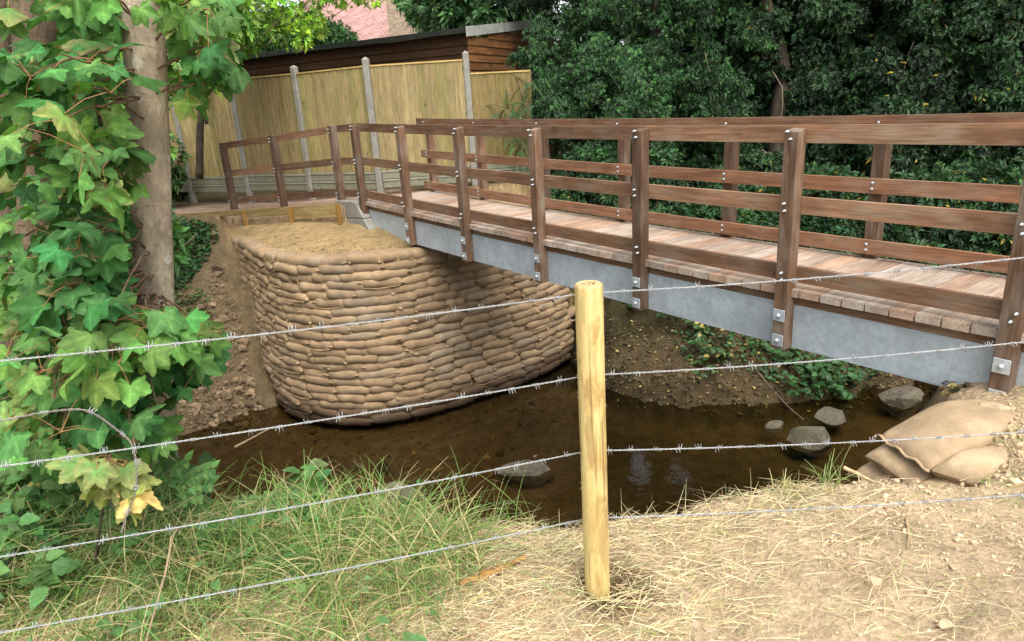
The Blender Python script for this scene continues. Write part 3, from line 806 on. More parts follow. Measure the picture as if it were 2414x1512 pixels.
def put_barbs(P, T, parent, sp, meshes):
    d = 0.; last = rng.random()*sp; ds = np.linalg.norm(P[1]-P[0])
    nxt = last
    for i in range(len(P)):
        if i*ds >= nxt:
            nxt += sp*rng.uniform(.82, 1.18)
            o = bpy.data.objects.new('barb', meshes[int(rng.integers(0, len(meshes)))]); COL.objects.link(o)
            x = T[i]; y = np.cross(ZX, x); y /= np.linalg.norm(y); z = np.cross(x, y)
            o.parent = parent; o.matrix_parent_inverse = Matrix.Translation(-parent.location)
            o.matrix_basis = Matrix.Translation(Vector(P[i]))@Matrix((Vector(x), Vector(y), Vector(z))).transposed().to_4x4()@Matrix.Rotation(rng.random()*6, 4, 'X')
WL = ['topmost galvanised barbed wire strand on the pale round post, crossing the bridge', 'second galvanised barbed wire strand from the top, crossing the sandbag wall and steel beam',
      'third galvanised barbed wire strand from the top, crossing the stream', 'lowest galvanised barbed wire strand, passing just above the dry grass']
for k, (yl, ylm, yp, yr, yrm) in enumerate(((851, 785, 691, 608, 655), (1100, 1025, 885, 807, 852), (1313, 1242, 1063, 1019, 1051), (1492, 1415, 1222, 1167, 1196))):
    Lp = on_seg(0, yl, LP, PX); Lm = on_seg(560, (ylm+0), LP, PX); M0 = on_seg(1390, yp, LP, PX); Rp = on_seg(2414, yr, PX, RP); Rm = on_seg(1900, yrm if k else 655, PX, RP)
    # straight spans from post to post with a trace of slack
    def span(a, b, ext, sag):
        d = b-a; t = np.linspace(0 if ext > 0 else ext, 1+max(ext, 0), 24); return a+t[:, None]*d-ZX*(sag*4*t*(1-t))[:, None]
    left = span(M0, Lp, .28, .012)[::-1]; right = span(M0, Rp, .9, .012)
    m = MB(); P, T, L = twisted(m, np.concatenate([left, right[1:]]))
    o = m.build('barbed_wire', M['wire'], smooth=True, origin=M0); tag(o, WL[k], 'barbed wire', 'barbed wire strands of the field fence')
    put_barbs(P, T, o, .085, bm)
# old loose wire hanging in the leaves at the left
pts = [aty(a, b, Y) for (a, b, Y) in ((-30, 1000, 1.75), (40, 985, 1.80), (110, 972, 1.86), (185, 966, 1.92), (225, 978, 1.95), (270, 1010, 1.98), (305, 1040, 2.0), (318, 1075, 2.0), (322, 1120, 2.0), (318, 1165, 2.0), (300, 1210, 2.0), (285, 1260, 1.98))]
def smoothpath(pts, n=60):
    pts = np.asarray(pts, float); t = np.arange(len(pts)); out = []
    for tt in np.linspace(0, len(pts)-1.0001, n):
        i = int(tt); f = tt-i; p0, p1, p2, p3 = (pts[max(i-1, 0)], pts[i], pts[i+1], pts[min(i+2, len(pts)-1)])
        out.append(.5*((2*p1)+(-p0+p2)*f+(2*p0-5*p1+4*p2-p3)*f*f+(-p0+3*p1-3*p2+p3)*f**3))
    return np.array(out)
m = MB(); P, T, L = twisted(m, smoothpath(pts, 120), .04, .0022, .0018)
o = m.build('barbed_wire', M['rust'], smooth=True, origin=pts[0]); tag(o, 'old loose barbed wire curling down through the leaves at the left', 'barbed wire')
put_barbs(P, T, o, .11, bm)

# ---------------------------------------------------------------- close-board fence with concrete posts
FP = [np.array([-6.30, 14.02]), np.array([-4.90, 13.36]), np.array([-3.52, 12.68]), np.array([-2.13, 11.94]), np.array([-.50, 12.06])]
FP = [FP[0]+(FP[0]-FP[1])]+FP+[np.array([.62, 12.32])]
FT = [.80, .80, .81, .80, .81, .82, .50, .45]
fence = thing('close_board_fence', 'tall pale green-brown close-board fence with grey concrete posts behind the ramp', 'fence', (FP[3][0], FP[3][1], -1.3))
fbase = [-1.33, -1.33, -1.30, -1.28, -1.26, -1.22, -1.25, -1.25]
for i, p in enumerate(FP[:6]):
    a = FP[min(i+1, len(FP)-1)]-FP[max(i-1, 0)]; a /= np.linalg.norm(a); nn = np.array([-a[1], a[0]])
    m = MB(); s = .052
    A = np.array([*a, 0]); N = np.array([*nn, 0]); o = np.array([p[0], p[1], -1.75])-A*s-N*s
    zt = FT[i] if i < 6 else .6
    m.box(o, ZX*(zt+1.75), A*2*s, N*2*s, bev=.012)
    q = np.array([p[0], p[1], zt]); e = .052
    m.add([q-A*e*.75-N*e*.75, q+A*e*.75-N*e*.75, q+A*e*.75+N*e*.75, q-A*e*.75+N*e*.75, q+ZX*.03], [(0, 1, 4), (1, 2, 4), (2, 3, 4), (3, 0, 4)])
    m.build('concrete_post', M['concrete'], fence)
for i in range(len(FP)-1):
    a, b = FP[i], FP[i+1]; d = b-a; L = np.linalg.norm(d); d /= L; A = np.array([*d, 0]); N = np.array([-d[1], d[0], 0])
    x0, x1 = .058, L-.058; zt0 = FT[i]-.10; zt1 = FT[i+1]-.10
    if i >= 5: zt0 = zt1 = .50
    zb = fbase[i]+.27
    for g in range(2):
        m = MB(); zc = fbase[i]-.03+g*.15
        o = np.array([a[0], a[1], zc])+A*x0-N*.02
        m.box(o, A*(x1-x0), N*.04, ZX*.146, (.85, .88, .72), .008)
        m.box(o-N*.012+ZX*.118, A*(x1-x0), N*.0118, ZX*.024, (1.15, 1.15, 1.05)); m.build('gravel_board', M['concrete'], fence)
    m = MB(); bw = .092; nb = int((x1-x0)/bw); bw = (x1-x0)/nb; z0 = zb
    gcol = (.78+.2*rng.random()) if i < 5 else np.array([.62, .60, .52])  # last panel's colour darkened to olive to stand for shade
    for k in range(nb):
        f0 = (x0+k*bw)/L; zt = zt0+(zt1-zt0)*(f0+.5/nb)-.03
        o = np.array([a[0], a[1], z0])+A*(x0+k*bw)
        col = np.array([1, 1, .95])*(.86+.26*rng.random()); 
        if rng.random() < .25: col = col*np.array([.88, .97, .82])
        lap = .012
        c8 = [o-N*.004, o+A*(bw+lap)-N*.017, o+A*(bw+lap)-N*.006, o+N*.002]
        c8 = c8+[q+ZX*(zt-z0) for q in c8]; r = rng.random(3)*40
        wc = np.array([(0, 0, 0), (0, bw, 0), (0, bw, .01), (0, 0, .01), (1.8, 0, 0), (1.8, bw, 0), (1.8, bw, .01), (1.8, 0, .01)])+r
        m.quadbox(c8, col*gcol, wc)
    p = m.build('fence_panel', M['fence'], fence)
    m = MB(); zc = zt0-.03
    c = [np.array([a[0], a[1], zt0-.028])+A*x0-N*.026, np.array([a[0], a[1], zt1-.028])+A*x1-N*.026]
    m.quadbox([c[0], c[1], c[1]+N*.05, c[0]+N*.05, c[0]+ZX*.025, c[1]+ZX*.025, c[1]+N*.05+ZX*.025, c[0]+N*.05+ZX*.025], (1.15, 1.1, 1.05))
    m.build('capping_rail', M['pale'], p)

# ---------------------------------------------------------------- shed behind the fence
SC0 = np.array([-.56, 15.0, 0]); SL = np.array([-7.0, 18.6, 0]); dS = SL-SC0; LS = np.linalg.norm(dS); dS /= LS
SR = np.array([1.55, 19.4, 0]); dR = SR-SC0; LR = np.linalg.norm(dR); dR /= LR
NS = np.array([dS[1], -dS[0], 0]); NS = NS if NS@(-SC0) > 0 else -NS
NR = np.array([dR[1], -dR[0], 0]); NR = NR if NR@(-SC0) > 0 and NR[0] > 0 else -NR
shed = thing('shed', 'weatherboarded shed, its front coloured as in shade, with a sloping felt roof behind the fence', 'shed', (-2.5, 17.5, -1.35))
EZ = 1.38; RS = .105
NR = np.array([dR[1], -dR[0], 0])
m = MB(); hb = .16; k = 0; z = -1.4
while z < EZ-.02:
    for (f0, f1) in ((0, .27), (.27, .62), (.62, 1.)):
        o = SC0+dS*(LS*f0)+ZX*z; zz = min(hb+.02, EZ-z); col = np.array([1, .97, .92])*(.26+.2*rng.random())  # front boards coloured dark for the shade under the eave
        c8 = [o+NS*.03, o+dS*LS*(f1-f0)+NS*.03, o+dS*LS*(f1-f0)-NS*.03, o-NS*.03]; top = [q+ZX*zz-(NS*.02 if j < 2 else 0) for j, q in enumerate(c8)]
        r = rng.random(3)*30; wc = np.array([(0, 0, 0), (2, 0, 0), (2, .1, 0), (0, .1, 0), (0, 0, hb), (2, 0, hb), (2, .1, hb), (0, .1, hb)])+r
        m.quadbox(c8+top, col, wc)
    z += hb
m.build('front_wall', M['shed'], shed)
m = MB(); z = -1.4; k = 0
while z < EZ+LR*RS-.05:
    s0 = max(0, (z+hb-EZ)/RS/LR)
    if s0 < 1:
        for (f0, f1) in ((s0, s0+(1-s0)*(.22 if k % 2 else .45)), (s0+(1-s0)*(.22 if k % 2 else .45), 1.)):
            if k == 13 and f0 < .02: pass
            o = SC0+dR*(LR*f0)+ZX*z; col = np.array([1.35, 1.22, 1.0])*(.85+.45*rng.random())
            c8 = [o+NR*.03, o+dR*LR*(f1-f0)+NR*.03, o+dR*LR*(f1-f0)-NR*.03, o-NR*.03]; top = [q+ZX*(hb+.02)-(NR*.02 if j < 2 else 0) for j, q in enumerate(c8)]
            r = rng.random(3)*30; wc = np.array([(0, 0, 0), (2, 0, 0), (2, .1, 0), (0, .1, 0), (0, 0, hb), (2, 0, hb), (2, .1, hb), (0, .1, hb)])+r
            m.quadbox(c8+top, col, wc)
    z += hb; k += 1
m.build('side_wall', M['shed'], shed)
m = MB(); a = SC0-dS*.02+NS*.14+ZX*(EZ+.0); b = SL+NS*.14+ZX*(EZ+.0); sl = dR*LR*1.02+ZX*RS*LR*1.02
m.quadbox([a, b, b+sl, a+sl, a+ZX*.10, b+ZX*.10, b+sl+ZX*.10, a+sl+ZX*.10]); m.build('roof', M['felt'], shed)
m = MB(); a = SC0+NS*.1-dS*.05+NR*.02+ZX*(EZ-.07); n3 = -dS*.026
m.quadbox([a, a+sl, a+sl+n3*-1, a-n3, a+ZX*.19, a+sl+ZX*.19, a+sl-n3+ZX*.19, a-n3+ZX*.19]); m.build('fascia', M['fascia'], shed)

# ---------------------------------------------------------------- house far behind
house = thing('house', 'house with a pink clay tiled roof and brick chimney beyond the shed', 'house', atd(860, 90, 34)*np.array([1, 1, 0])-ZX*1.3)
HX = atd(985, 88, 33); HL = atd(640, 112, 36); HL[2] = HX[2]
dH = HL-HX; LH = np.linalg.norm(dH); dH /= LH; NH = np.array([dH[1], -dH[0], 0]); NH = NH if NH@HX < 0 else -NH
m = MB(); base = -1.4; D = 7.
m.box(HX*np.array([1, 1, 0])+ZX*base, dH*LH, -NH*D, ZX*(HX[2]-base)); m.build('wall', M['brick'], house)
m = MB(); e0 = HX+NH*.4+dH*-.3-ZX*.15; e1 = HL+NH*.4+dH*.3-ZX*.15; rise = -NH*(D/2+.4)+ZX*2.9
hip = dH*1.4
def roofquad(m, a, b, c, d, du, dv):
    m.add([a, b, c, d], [(0, 1, 2, 3)], [((p-a)@du, (p-a)@dv, 0) for p in (a, b, c, d)])
rd = rise/np.linalg.norm(rise)
roofquad(m, e0, e1, e1+rise-hip*0, e0+rise, dH, rd)
f0, f1 = e0-NH*(D+.8), e1-NH*(D+.8)
roofquad(m, f1, f0, e0+rise, e1+rise, -dH, np.array([-rd[0], -rd[1], rd[2]]))
m.add([e0, e0+rise, f0], [(0, 1, 2)]); m.add([e1, f1, e1+rise], [(0, 1, 2)])
rf = m.build('roof', M['tiles'], house)
m = MB(); m.tube([e0+rise+ZX*.02, e1+rise+ZX*.02], .13, 8); m.build('ridge_tile', M['tiles'], rf)
ch = MB(); cb = atd(957, 92, 32.3); sx = .62
wcs = lambda: None
for (w_, zlo, zhi) in ((.56, -1.0, 2.35), (.64, 2.35, 2.5)):
    o = cb+ZX*zlo-dH*w_+NH*w_
    c8 = np.array([o, o+dH*2*w_, o+dH*2*w_-NH*2*w_*.8, o-NH*2*w_*.8]); c8 = np.concatenate([c8, c8+ZX*(zhi-zlo)])
    for f in ((0, 1, 5, 4), (1, 2, 6, 5), (2, 3, 7, 6), (3, 0, 4, 7), (4, 5, 6, 7)):
        q = c8[list(f)]; dd = q[1]-q[0]; dd /= np.linalg.norm(dd); ch.add(q, [(0, 1, 2, 3)], [((p-q[0])@dd, p[2], 0) for p in q])
ch.build('chimney', M['brick'], rf)
m = MB()
for s in (-.2, .25): m.tube([cb+dH*s+ZX*2.5, cb+dH*s+ZX*2.85], [.13, .11], 10)
m.build('chimney_pot', M['tiles'], rf)

# ---------------------------------------------------------------- stones in the stream
def rock(seed, sx, sy, sz, facets=0):
    import bmesh
    bmh = bmesh.new(); bmesh.ops.create_icosphere(bmh, subdivisions=3, radius=1.)
    V = np.array([v.co[:] for v in bmh.verts]); Fc = [tuple(v.index for v in f.verts) for f in bmh.faces]; bmh.free()
    r = np.random.default_rng(seed)
    for _ in range(15+facets):                                             # chop flats off to give corners
        nn = r.normal(size=3); nn /= np.linalg.norm(nn); dd = r.uniform(.55, .88); k = V@nn; V = V-np.outer(np.maximum(k-dd, 0), nn)
    V = V*(1+.06*fbm(V[:, 0]*3+seed, V[:, 1]*3+V[:, 2]*2, seed))[:, None]
    m = MB(); m.add(V*np.array([sx, sy, sz]), Fc); return m
for (x, y, zo, sx, sy, sz, rz, mt, lab) in (
        (1240, 1108, -.03, .36, .22, .17, .25, 'wetstone', 'flat dark wet slab stone lying in the stream left of the post'),
        (1912, 1040, .02, .30, .24, .22, -.2, 'stone', 'pointed grey-brown stone in the stream in front of the sandbag pile'),
        (2122, 948, .05, .34, .24, .17, .1, 'stone', 'rounded grey boulder at the water edge under the steel beam'),
        (1955, 985, .0, .26, .2, .12, .4, 'wetstone', 'dark low stone half under bramble leaves between the two larger stones'),
        (1826, 1006, .02, .15, .08, .06, .0, 'stone', 'small flat pale stone at the far water edge'),
        (1195, 1190, -.05, .12, .09, .06, .3, 'wetstone', 'small submerged brown stone below the flat slab')):
    p = atz(x, y, WZ); m = rock(int(x), sx, sy, sz); o = m.build('stone', M[mt], smooth=False); o.location = (p[0], p[1], WZ+zo); o.rotation_euler = (0, 0, rz); tag(o, lab, 'stone')
m = rock(5, .11, .08, .085); p = atd(940, 1175, 3.35); o = m.build('stone', M['stone']); o.location = tuple(p); tag(o, 'rough grey stone at the grassy bank edge behind the green sprig', 'stone')
m = MB(); p = atz(1262, 1098, WZ); m2 = rock(77, .035, .03, .012); o = m2.build('brick_fragment', M['tiles']); o.location = (p[0], p[1], WZ+.125); tag(o, 'small orange-red brick fragment on the flat wet slab', 'brick fragment')

# ---------------------------------------------------------------- leaves
def basis(dirv, nrm):
    """matrices whose x is dirv and z is close to nrm"""
    x = dirv/np.linalg.norm(dirv, axis=1)[:, None]; z = nrm-x*np.sum(nrm*x, 1)[:, None]; z /= np.linalg.norm(z, axis=1)[:, None]+1e-9
    return np.stack([x, np.cross(z, x), z], 2)
def sycamore_leaf():
    """five-lobed toothed outline as a fan; base at 0, tip at x = 1"""
    ang = [(-160, .24), (-144, .50), (-137, .49), (-127, .62), (-119, .70), (-112, .66), (-105, .66), (-98, .60), (-90, .60), (-84, .70), (-78, .72), (-70, .84), (-63, .86), (-57, .99), (-51, 1.05), (-46, .96), (-41, .94), (-36, .80), (-31, .74), (-26, .65),
           (-21, .78), (-17, .80), (-12, .92), (-8, .93), (-4, 1.03), (0, 1.10)]
    full = ang+[(-a, r) for a, r in ang[::-1][1:]]
    V = [(.0, 0, 0)]
    for a, r in full:
        t = math.radians(a); V.append((r*math.cos(t)*.86, r*math.sin(t)*.92, 0))
    V = np.array(V); r = np.hypot(V[:, 0], V[:, 1]); th = np.arctan2(V[:, 1], V[:, 0])
    V[:, 2] = -.22*r**2+.05*np.cos(th*3.6)*r-.10*np.abs(V[:, 1])
    n = len(V)
    F = [(0, i, i+1) for i in range(1, n-1)]
    V[:, 0] += .05
    return V, F
SYC, SYCF = sycamore_leaf()
def ovate(nseg=6, w=.32, teeth=.0, droop=.25):
    xs = np.linspace(0, 1, nseg+1); V = []; F = []
    for i, x in enumerate(xs):
        h = w*math.sin(PI*min(1, x**.75))**.9*(1+(teeth if i % 2 else -teeth)); h = max(h, .0)
        z = -droop*x*x
        V += [(x, -h, z+.25*h), (x, 0, z), (x, h, z+.25*h)]
    for i in range(nseg):
        a = i*3; F += [(a, a+3, a+4, a+1), (a+1, a+4, a+5, a+2)]
    return np.array(V), F
OVA, OVAF = ovate(5); OVT, OVTF = ovate(8, .36, .10, .3)
LZ = np.array([(0, 0, 0), (.5, -.24, .04), (1, 0, -.06), (.5, .24, .04)]); LZF = [(0, 1, 2, 3)]

def leafcols(N, base, var=.25, yellow=0.):
    c = np.array(base)*(1+var*rng.normal(size=(N, 1)).clip(-2, 2))*np.ones((N, 3))
    c = c*(1+.12*rng.normal(size=(N, 3))*np.array([1, .4, .6]))
    if yellow:
        k = rng.random(N) < yellow; c[k] = np.array([.48, .39, .13])*(.7+.5*rng.random((k.sum(), 1)))
    return c.clip(.004, .9)
def grow(mb_twig, a, b, r0, r1, sag=.1, n=8, col=(.16, .10, .06), wob=.06):
    a = np.asarray(a); b = np.asarray(b); t = np.linspace(0, 1, n)[:, None]; L = np.linalg.norm(b-a)
    w = rng.normal(size=3)*wob*L
    P = a+(b-a)*t-ZX*sag*L*(t*(1-t))+w*np.sin(PI*t)+rng.normal(size=(n, 3))*.012*L*np.sin(PI*t)
    mb_twig.tube(P, np.linspace(r0, r1, n), 5, col, jit=0.); return P

def sycamore(name, label, trunkpts, trad, poly, nclus, depth, per, size, bark, base=(.10, .220, .052), gaps=(), syc=True, yellow=.0, edge_y=.05, trunk_jit=.10):
    o = thing(name, label, 'tree', trunkpts[0])
    m = MB(); tp = smoothpath(trunkpts, 40); m.tube(tp, np.interp(np.linspace(0, 1, 40), np.linspace(0, 1, len(trad)), trad), 24, jit=trunk_jit, seed=3); m.build('trunk', bark, o, True)
    mt = MB(); ml = MB(); poly = np.array(poly, float); lo, hi = poly.min(0), poly.max(0)
    pos = []; dr = []; nr = []; sc = []; stems = []
    def ok(x, y, margin=0):
        if sdist(poly, np.array([x]), np.array([y]))[0] < margin: return False
        for (x0, y0, x1, y1, pr) in gaps:
            if x0 < x < x1 and y0 < y < y1 and rng.random() < pr: return False
        return True
    cl = 0; tries = 0
    while cl < nclus and tries < 20000:
        tries += 1
        x, y = rng.uniform(lo[0], hi[0]), rng.uniform(lo[1], hi[1])
        if not ok(x, y) or (270 < x < 420 and y < 740): continue
        d = rng.uniform(*depth); c = atd(x, y, d)
        k = np.argmin(np.abs(tp[:, 2]-(c[2]-.10+.25*rng.random()))); a = tp[k]; q_ = c-a; a = a+q_/np.linalg.norm(q_)*np.interp(k/39., np.linspace(0, 1, len(trad)), trad)*.95
        P = grow(mt, a, c, .0055, .0025, -.15, 9)
        cl += 1
        outd = P[-1]-P[-3]; outd /= np.linalg.norm(outd)
        for j in range(int(per*rng.uniform(.6, 1.4))):
            tpos = P[rng.integers(5, 9)]; off = rng.normal(size=3)*np.array([.085, .07, .07]); b = tpos+off
            X2, Y2 = px(b)
            if not ok(X2, Y2, 0): continue
            out = off/np.linalg.norm(off)*.7+outd*.5+np.array([0, -.25, -.55])+rng.normal(size=3)*.3
            pos.append(b); dr.append(out); nr.append(np.array([rng.normal(0, .5)+.05, -.40+rng.normal(0, .5), .75])); s_ = size*rng.uniform(.6, 1.25); sc.append(s_)
            mt.tube([tpos, tpos+off*.5+ZX*.012, b], [.0016, .0013, .0012], 4, (.34, .17, .08), False)
    pos = np.array(pos); R = basis(np.array(dr), np.array(nr)); sc = np.array(sc); N = len(pos)
    colr = leafcols(N, base, .2, yellow); cl = fbm(pos[:, 0]*4+pos[:, 2]*2, pos[:, 2]*4, 51); colr = colr*(1+np.clip(cl, -.3, .6)[:, None]*np.array([1.5, .9, .6])); colr = colr.clip(.01, .9)
    # each leaf flexed a little differently, some with dry yellow-brown margins
    V = np.repeat(SYC[None], N, 0).copy()
    V[:, :, 2] += rng.normal(0, .16, (N, 1))*V[:, :, 0]**2+rng.normal(0, .16, (N, 1))*V[:, :, 1]*V[:, :, 0]+rng.normal(0, .10, (N, 1))*np.sin(V[:, :, 1]*5+rng.random((N, 1))*6)
    Vw = np.einsum('nij,nkj->nki', R, V*sc[:, None, None])+pos[:, None, :]
    C = np.repeat(colr[:, None, :], V.shape[1], 1); C[:, 0] *= 1.35
    e = rng.random(N) < edge_y; C[e, 1:] = C[e, 1:]*.55+np.array([.50, .38, .16])*.45
    F = (np.array(SYCF)[None]+(np.arange(N)*V.shape[1])[:, None, None]).reshape(-1, 3)
    ml.add(Vw.reshape(-1, 3), F, V.reshape(-1, 3), C.reshape(-1, 3))
    ml.build('crown', M['sycleaf'], o, True); mt.build('twig', M['twig'], o)
    return o
# the front sycamore
T0 = [atd(378, 1260, 3.28), atd(374, 1080, 3.2), atd(372, 900, 3.2), atd(364, 650, 3.25), atd(352, 330, 3.32), atd(340, 0, 3.42), atd(338, -260, 3.5), atd(340, -700, 3.6)]
T0 = [np.array([p[0], p[1]*.35+2.98*.65, p[2]]) for p in T0]
T0 = [aty(q[0], q[1], 2.98+.02*i) for i, q in enumerate(((378, 1290), (374, 1080), (370, 900), (362, 650), (351, 330), (340, 0), (336, -300), (336, -800)))]
FP1 = [(0, -40), (560, -40), (545, 60), (580, 160), (545, 180), (510, 235), (470, 270), (440, 320), (400, 350), (425, 400), (430, 470), (395, 510), (370, 560), (398, 610), (385, 660), (300, 700), (300, 735),
       (430, 735), (545, 790), (545, 830), (480, 850), (470, 900), (420, 930), (410, 1010), (400, 1060), (330, 1090), (0, 1090)]
gaps = ((272, 45, 425, 172, .97), (268, 185, 428, 345, .98), (325, 345, 440, 520, .9), (290, 500, 435, 735, .98), (345, 870, 425, 1040, .8), (150, 160, 290, 330, .45), (30, 0, 140, 150, .6), (40, 280, 140, 470, .55), (400, 560, 600, 720, 1.), (440, 20, 600, 130, .45))
sycamore('sycamore_tree', 'sycamore with pale lichen-spotted trunk and large lobed leaves, nearest the stream', T0, [.094, .086, .082, .081, .082, .084, .078, .06], FP1, 165, (2.25, 3.2), 8.2, .094, M['bark'], gaps=gaps)
T1 = [aty(x, y, Y) for (x, y, Y) in ((60, 1150, 3.9), (75, 700, 3.95), (88, 400, 4.0), (78, 0, 4.0), (70, -400, 4.0))]
sycamore('sycamore_tree', 'brown-trunked sycamore standing behind the front one at the far left', T1, [.10, .098, .095, .10, .09], [(0, -40), (520, -40), (470, 200), (420, 300), (410, 420), (395, 520), (380, 700), (350, 1000), (0, 1100)], 115, (3.6, 4.8), 8, .108, M['bark2'], (.095, .205, .045), gaps=((30, 20, 150, 560, .55), (290, 0, 400, 1100, .3), (405, 230, 560, 520, 1)))
T2 = [aty(x, y, Y) for (x, y, Y) in ((35, 900, 4.5), (30, 640, 4.5), (22, 400, 4.5), (-5, -100, 4.5))]
sycamore('sycamore_tree', 'thin dark-stemmed sycamore cut by the left edge behind the others', T2, [.075, .07, .065, .06], [(0, 0), (300, 0), (300, 700), (0, 700)], 22, (4.6, 5.6), 9, .12, M['bark2'], (.10, .22, .045))
T3 = [aty(x, y, Y) for (x, y, Y) in ((252, 800, 4.4), (255, 700, 4.4), (200, 300, 4.6), (140, 0, 4.8), (120, -300, 4.9))]
sycamore('sycamore_sapling', 'slim brown sapling stem between the two big sycamore trunks', T3, [.024, .022, .018, .014, .012], [(130, -40), (300, -40), (310, 300), (280, 500), (130, 400)], 14, (4.4, 5.2), 7, .11, M['darkbark'], (.09, .22, .03))
front = [o for o in bpy.data.objects if o.name.startswith('sycamore_tree')][0]
for (kx, ky, r_) in ((352, 322, .036), (346, 28, .042), (372, 470, .022)):
    bx = aty(kx, ky, 2.90); m = MB(); V = []; F = []; n_ = 16
    for i, (q, hgt) in enumerate(((1.25, -.02), (1., .012), (.8, .018), (.62, .006), (.45, .014), (.2, .006), (.001, .004))):
        for j in range(n_):
            a = j/n_*2*PI; V.append(bx+np.array([math.cos(a)*r_*q, -hgt*.8+.004*math.sin(3*a+i), math.sin(a)*r_*q*.85+.003*math.sin(5*a)]))
    for i in range(6):
        for j in range(n_): F.append((i*n_+j, i*n_+(j+1) % n_, (i+1)*n_+(j+1) % n_, (i+1)*n_+j))
    m.add(np.array(V), F, np.array(V), np.ones((len(V), 3))*.9); m.build('knot', M['bark2'], front, True).parent = front
# brown-edged sapling at the foot
T4 = [aty(x, y, 2.35) for (x, y) in ((225, 1330), (235, 1250), (245, 1180), (262, 1090))]
sycamore('sycamore_sapling', 'low sycamore sapling with yellow brown-edged leaves beside the loose wire', T4, [.006, .005, .004, .003], [(195, 1060), (330, 1070), (330, 1190), (300, 1220), (200, 1210)], 8, (2.2, 2.45), 6, .088, M['darkbark'], (.13, .22, .05), yellow=.08, edge_y=.9, trunk_jit=0)

# ---------------------------------------------------------------- crowns built from leafy sprays
def spray_template(pairs=9, L=1., lw=.11, ll=.17, droop=.28, quad=True):
    V = []; F = []
    for i in range(pairs):
        t = (i+.8)/pairs; x = t*L; z = -droop*t*t
        for sgn in (-1, 1):
            s = ll*(1.1-.5*t)*(0.85+.3*((i*7+sgn*3) % 5)/5); b = np.array([x, 0, z]); d = np.array([.55, sgn*.8, -.12+.1*((i*5+sgn) % 3-1)]); d /= np.linalg.norm(d); w = np.cross(d, ZX); w /= np.linalg.norm(w)
            n = len(V); V += [b, b+d*s*.5-w*lw*.5-ZX*.01, b+d*s, b+d*s*.5+w*lw*.5-ZX*.01]; F.append((n, n+1, n+2, n+3))
    return np.array(V), F
SPR, SPRF = spray_template(12, 1., .085, .15, .30); SPR2, SPR2F = spray_template(5, 1., .24, .32, .2)
def tuft_template(n=8, seed=3, lw=.34, ll=.62):
    r = np.random.default_rng(seed); V = []; F = []
    for i in range(n):
        a = i*2.4+r.normal()*.4; b = np.array([.25*i/n, 0, -.05*i/n]); d = np.array([.45+.5*r.random(), math.cos(a)*.9, math.sin(a)*.55]); d /= np.linalg.norm(d)
        w = np.cross(d, ZX+r.normal(size=3)*.4); w /= np.linalg.norm(w); s = ll*r.uniform(.6, 1.15); k = len(V)
        V += [b, b+d*s*.5-w*lw*s*.5+ZX*.02, b+d*s-ZX*.06, b+d*s*.5+w*lw*s*.5+ZX*.02]; F.append((k, k+1, k+2, k+3))
    return np.array(V), F
TUF, TUFF = tuft_template()
def blob_points(blobs, N, shell=(.55, 1.)):
    w = np.array([b[3]*b[4]+b[4]*b[5]+b[3]*b[5] for b in blobs]); w = w/w.sum(); k = rng.choice(len(blobs), N, p=w)
    Bc = np.array([b[:3] for b in blobs])[k]; Br = np.array([b[3:] for b in blobs])[k]
    d = rng.normal(size=(N, 3)); d /= np.linalg.norm(d, axis=1)[:, None]
    r = rng.uniform(shell[0], shell[1], N)**.7
    P = Bc+d*Br*r[:, None]; return P, d, k
GLINTS = [(atz(1508, 1090, WZ), .012), (atz(1508, 1118, WZ), .011), (atz(1590, 1112, WZ), .009), (atz(1618, 1128, WZ), .007)]
def carve(P, w=1.5, add=0.):
    """openings in the foliage through which the sky reaches the stream"""
    e = np.array([0, 0, 2*WZ]); keep = np.ones(len(P), bool); D = P-e; D /= np.linalg.norm(D, axis=1)[:, None]
    for g, a in GLINTS:
        g = (g-e)/np.linalg.norm(g-e); keep &= np.arccos(np.clip(D@g, -1, 1)) > a*w+add
    return keep
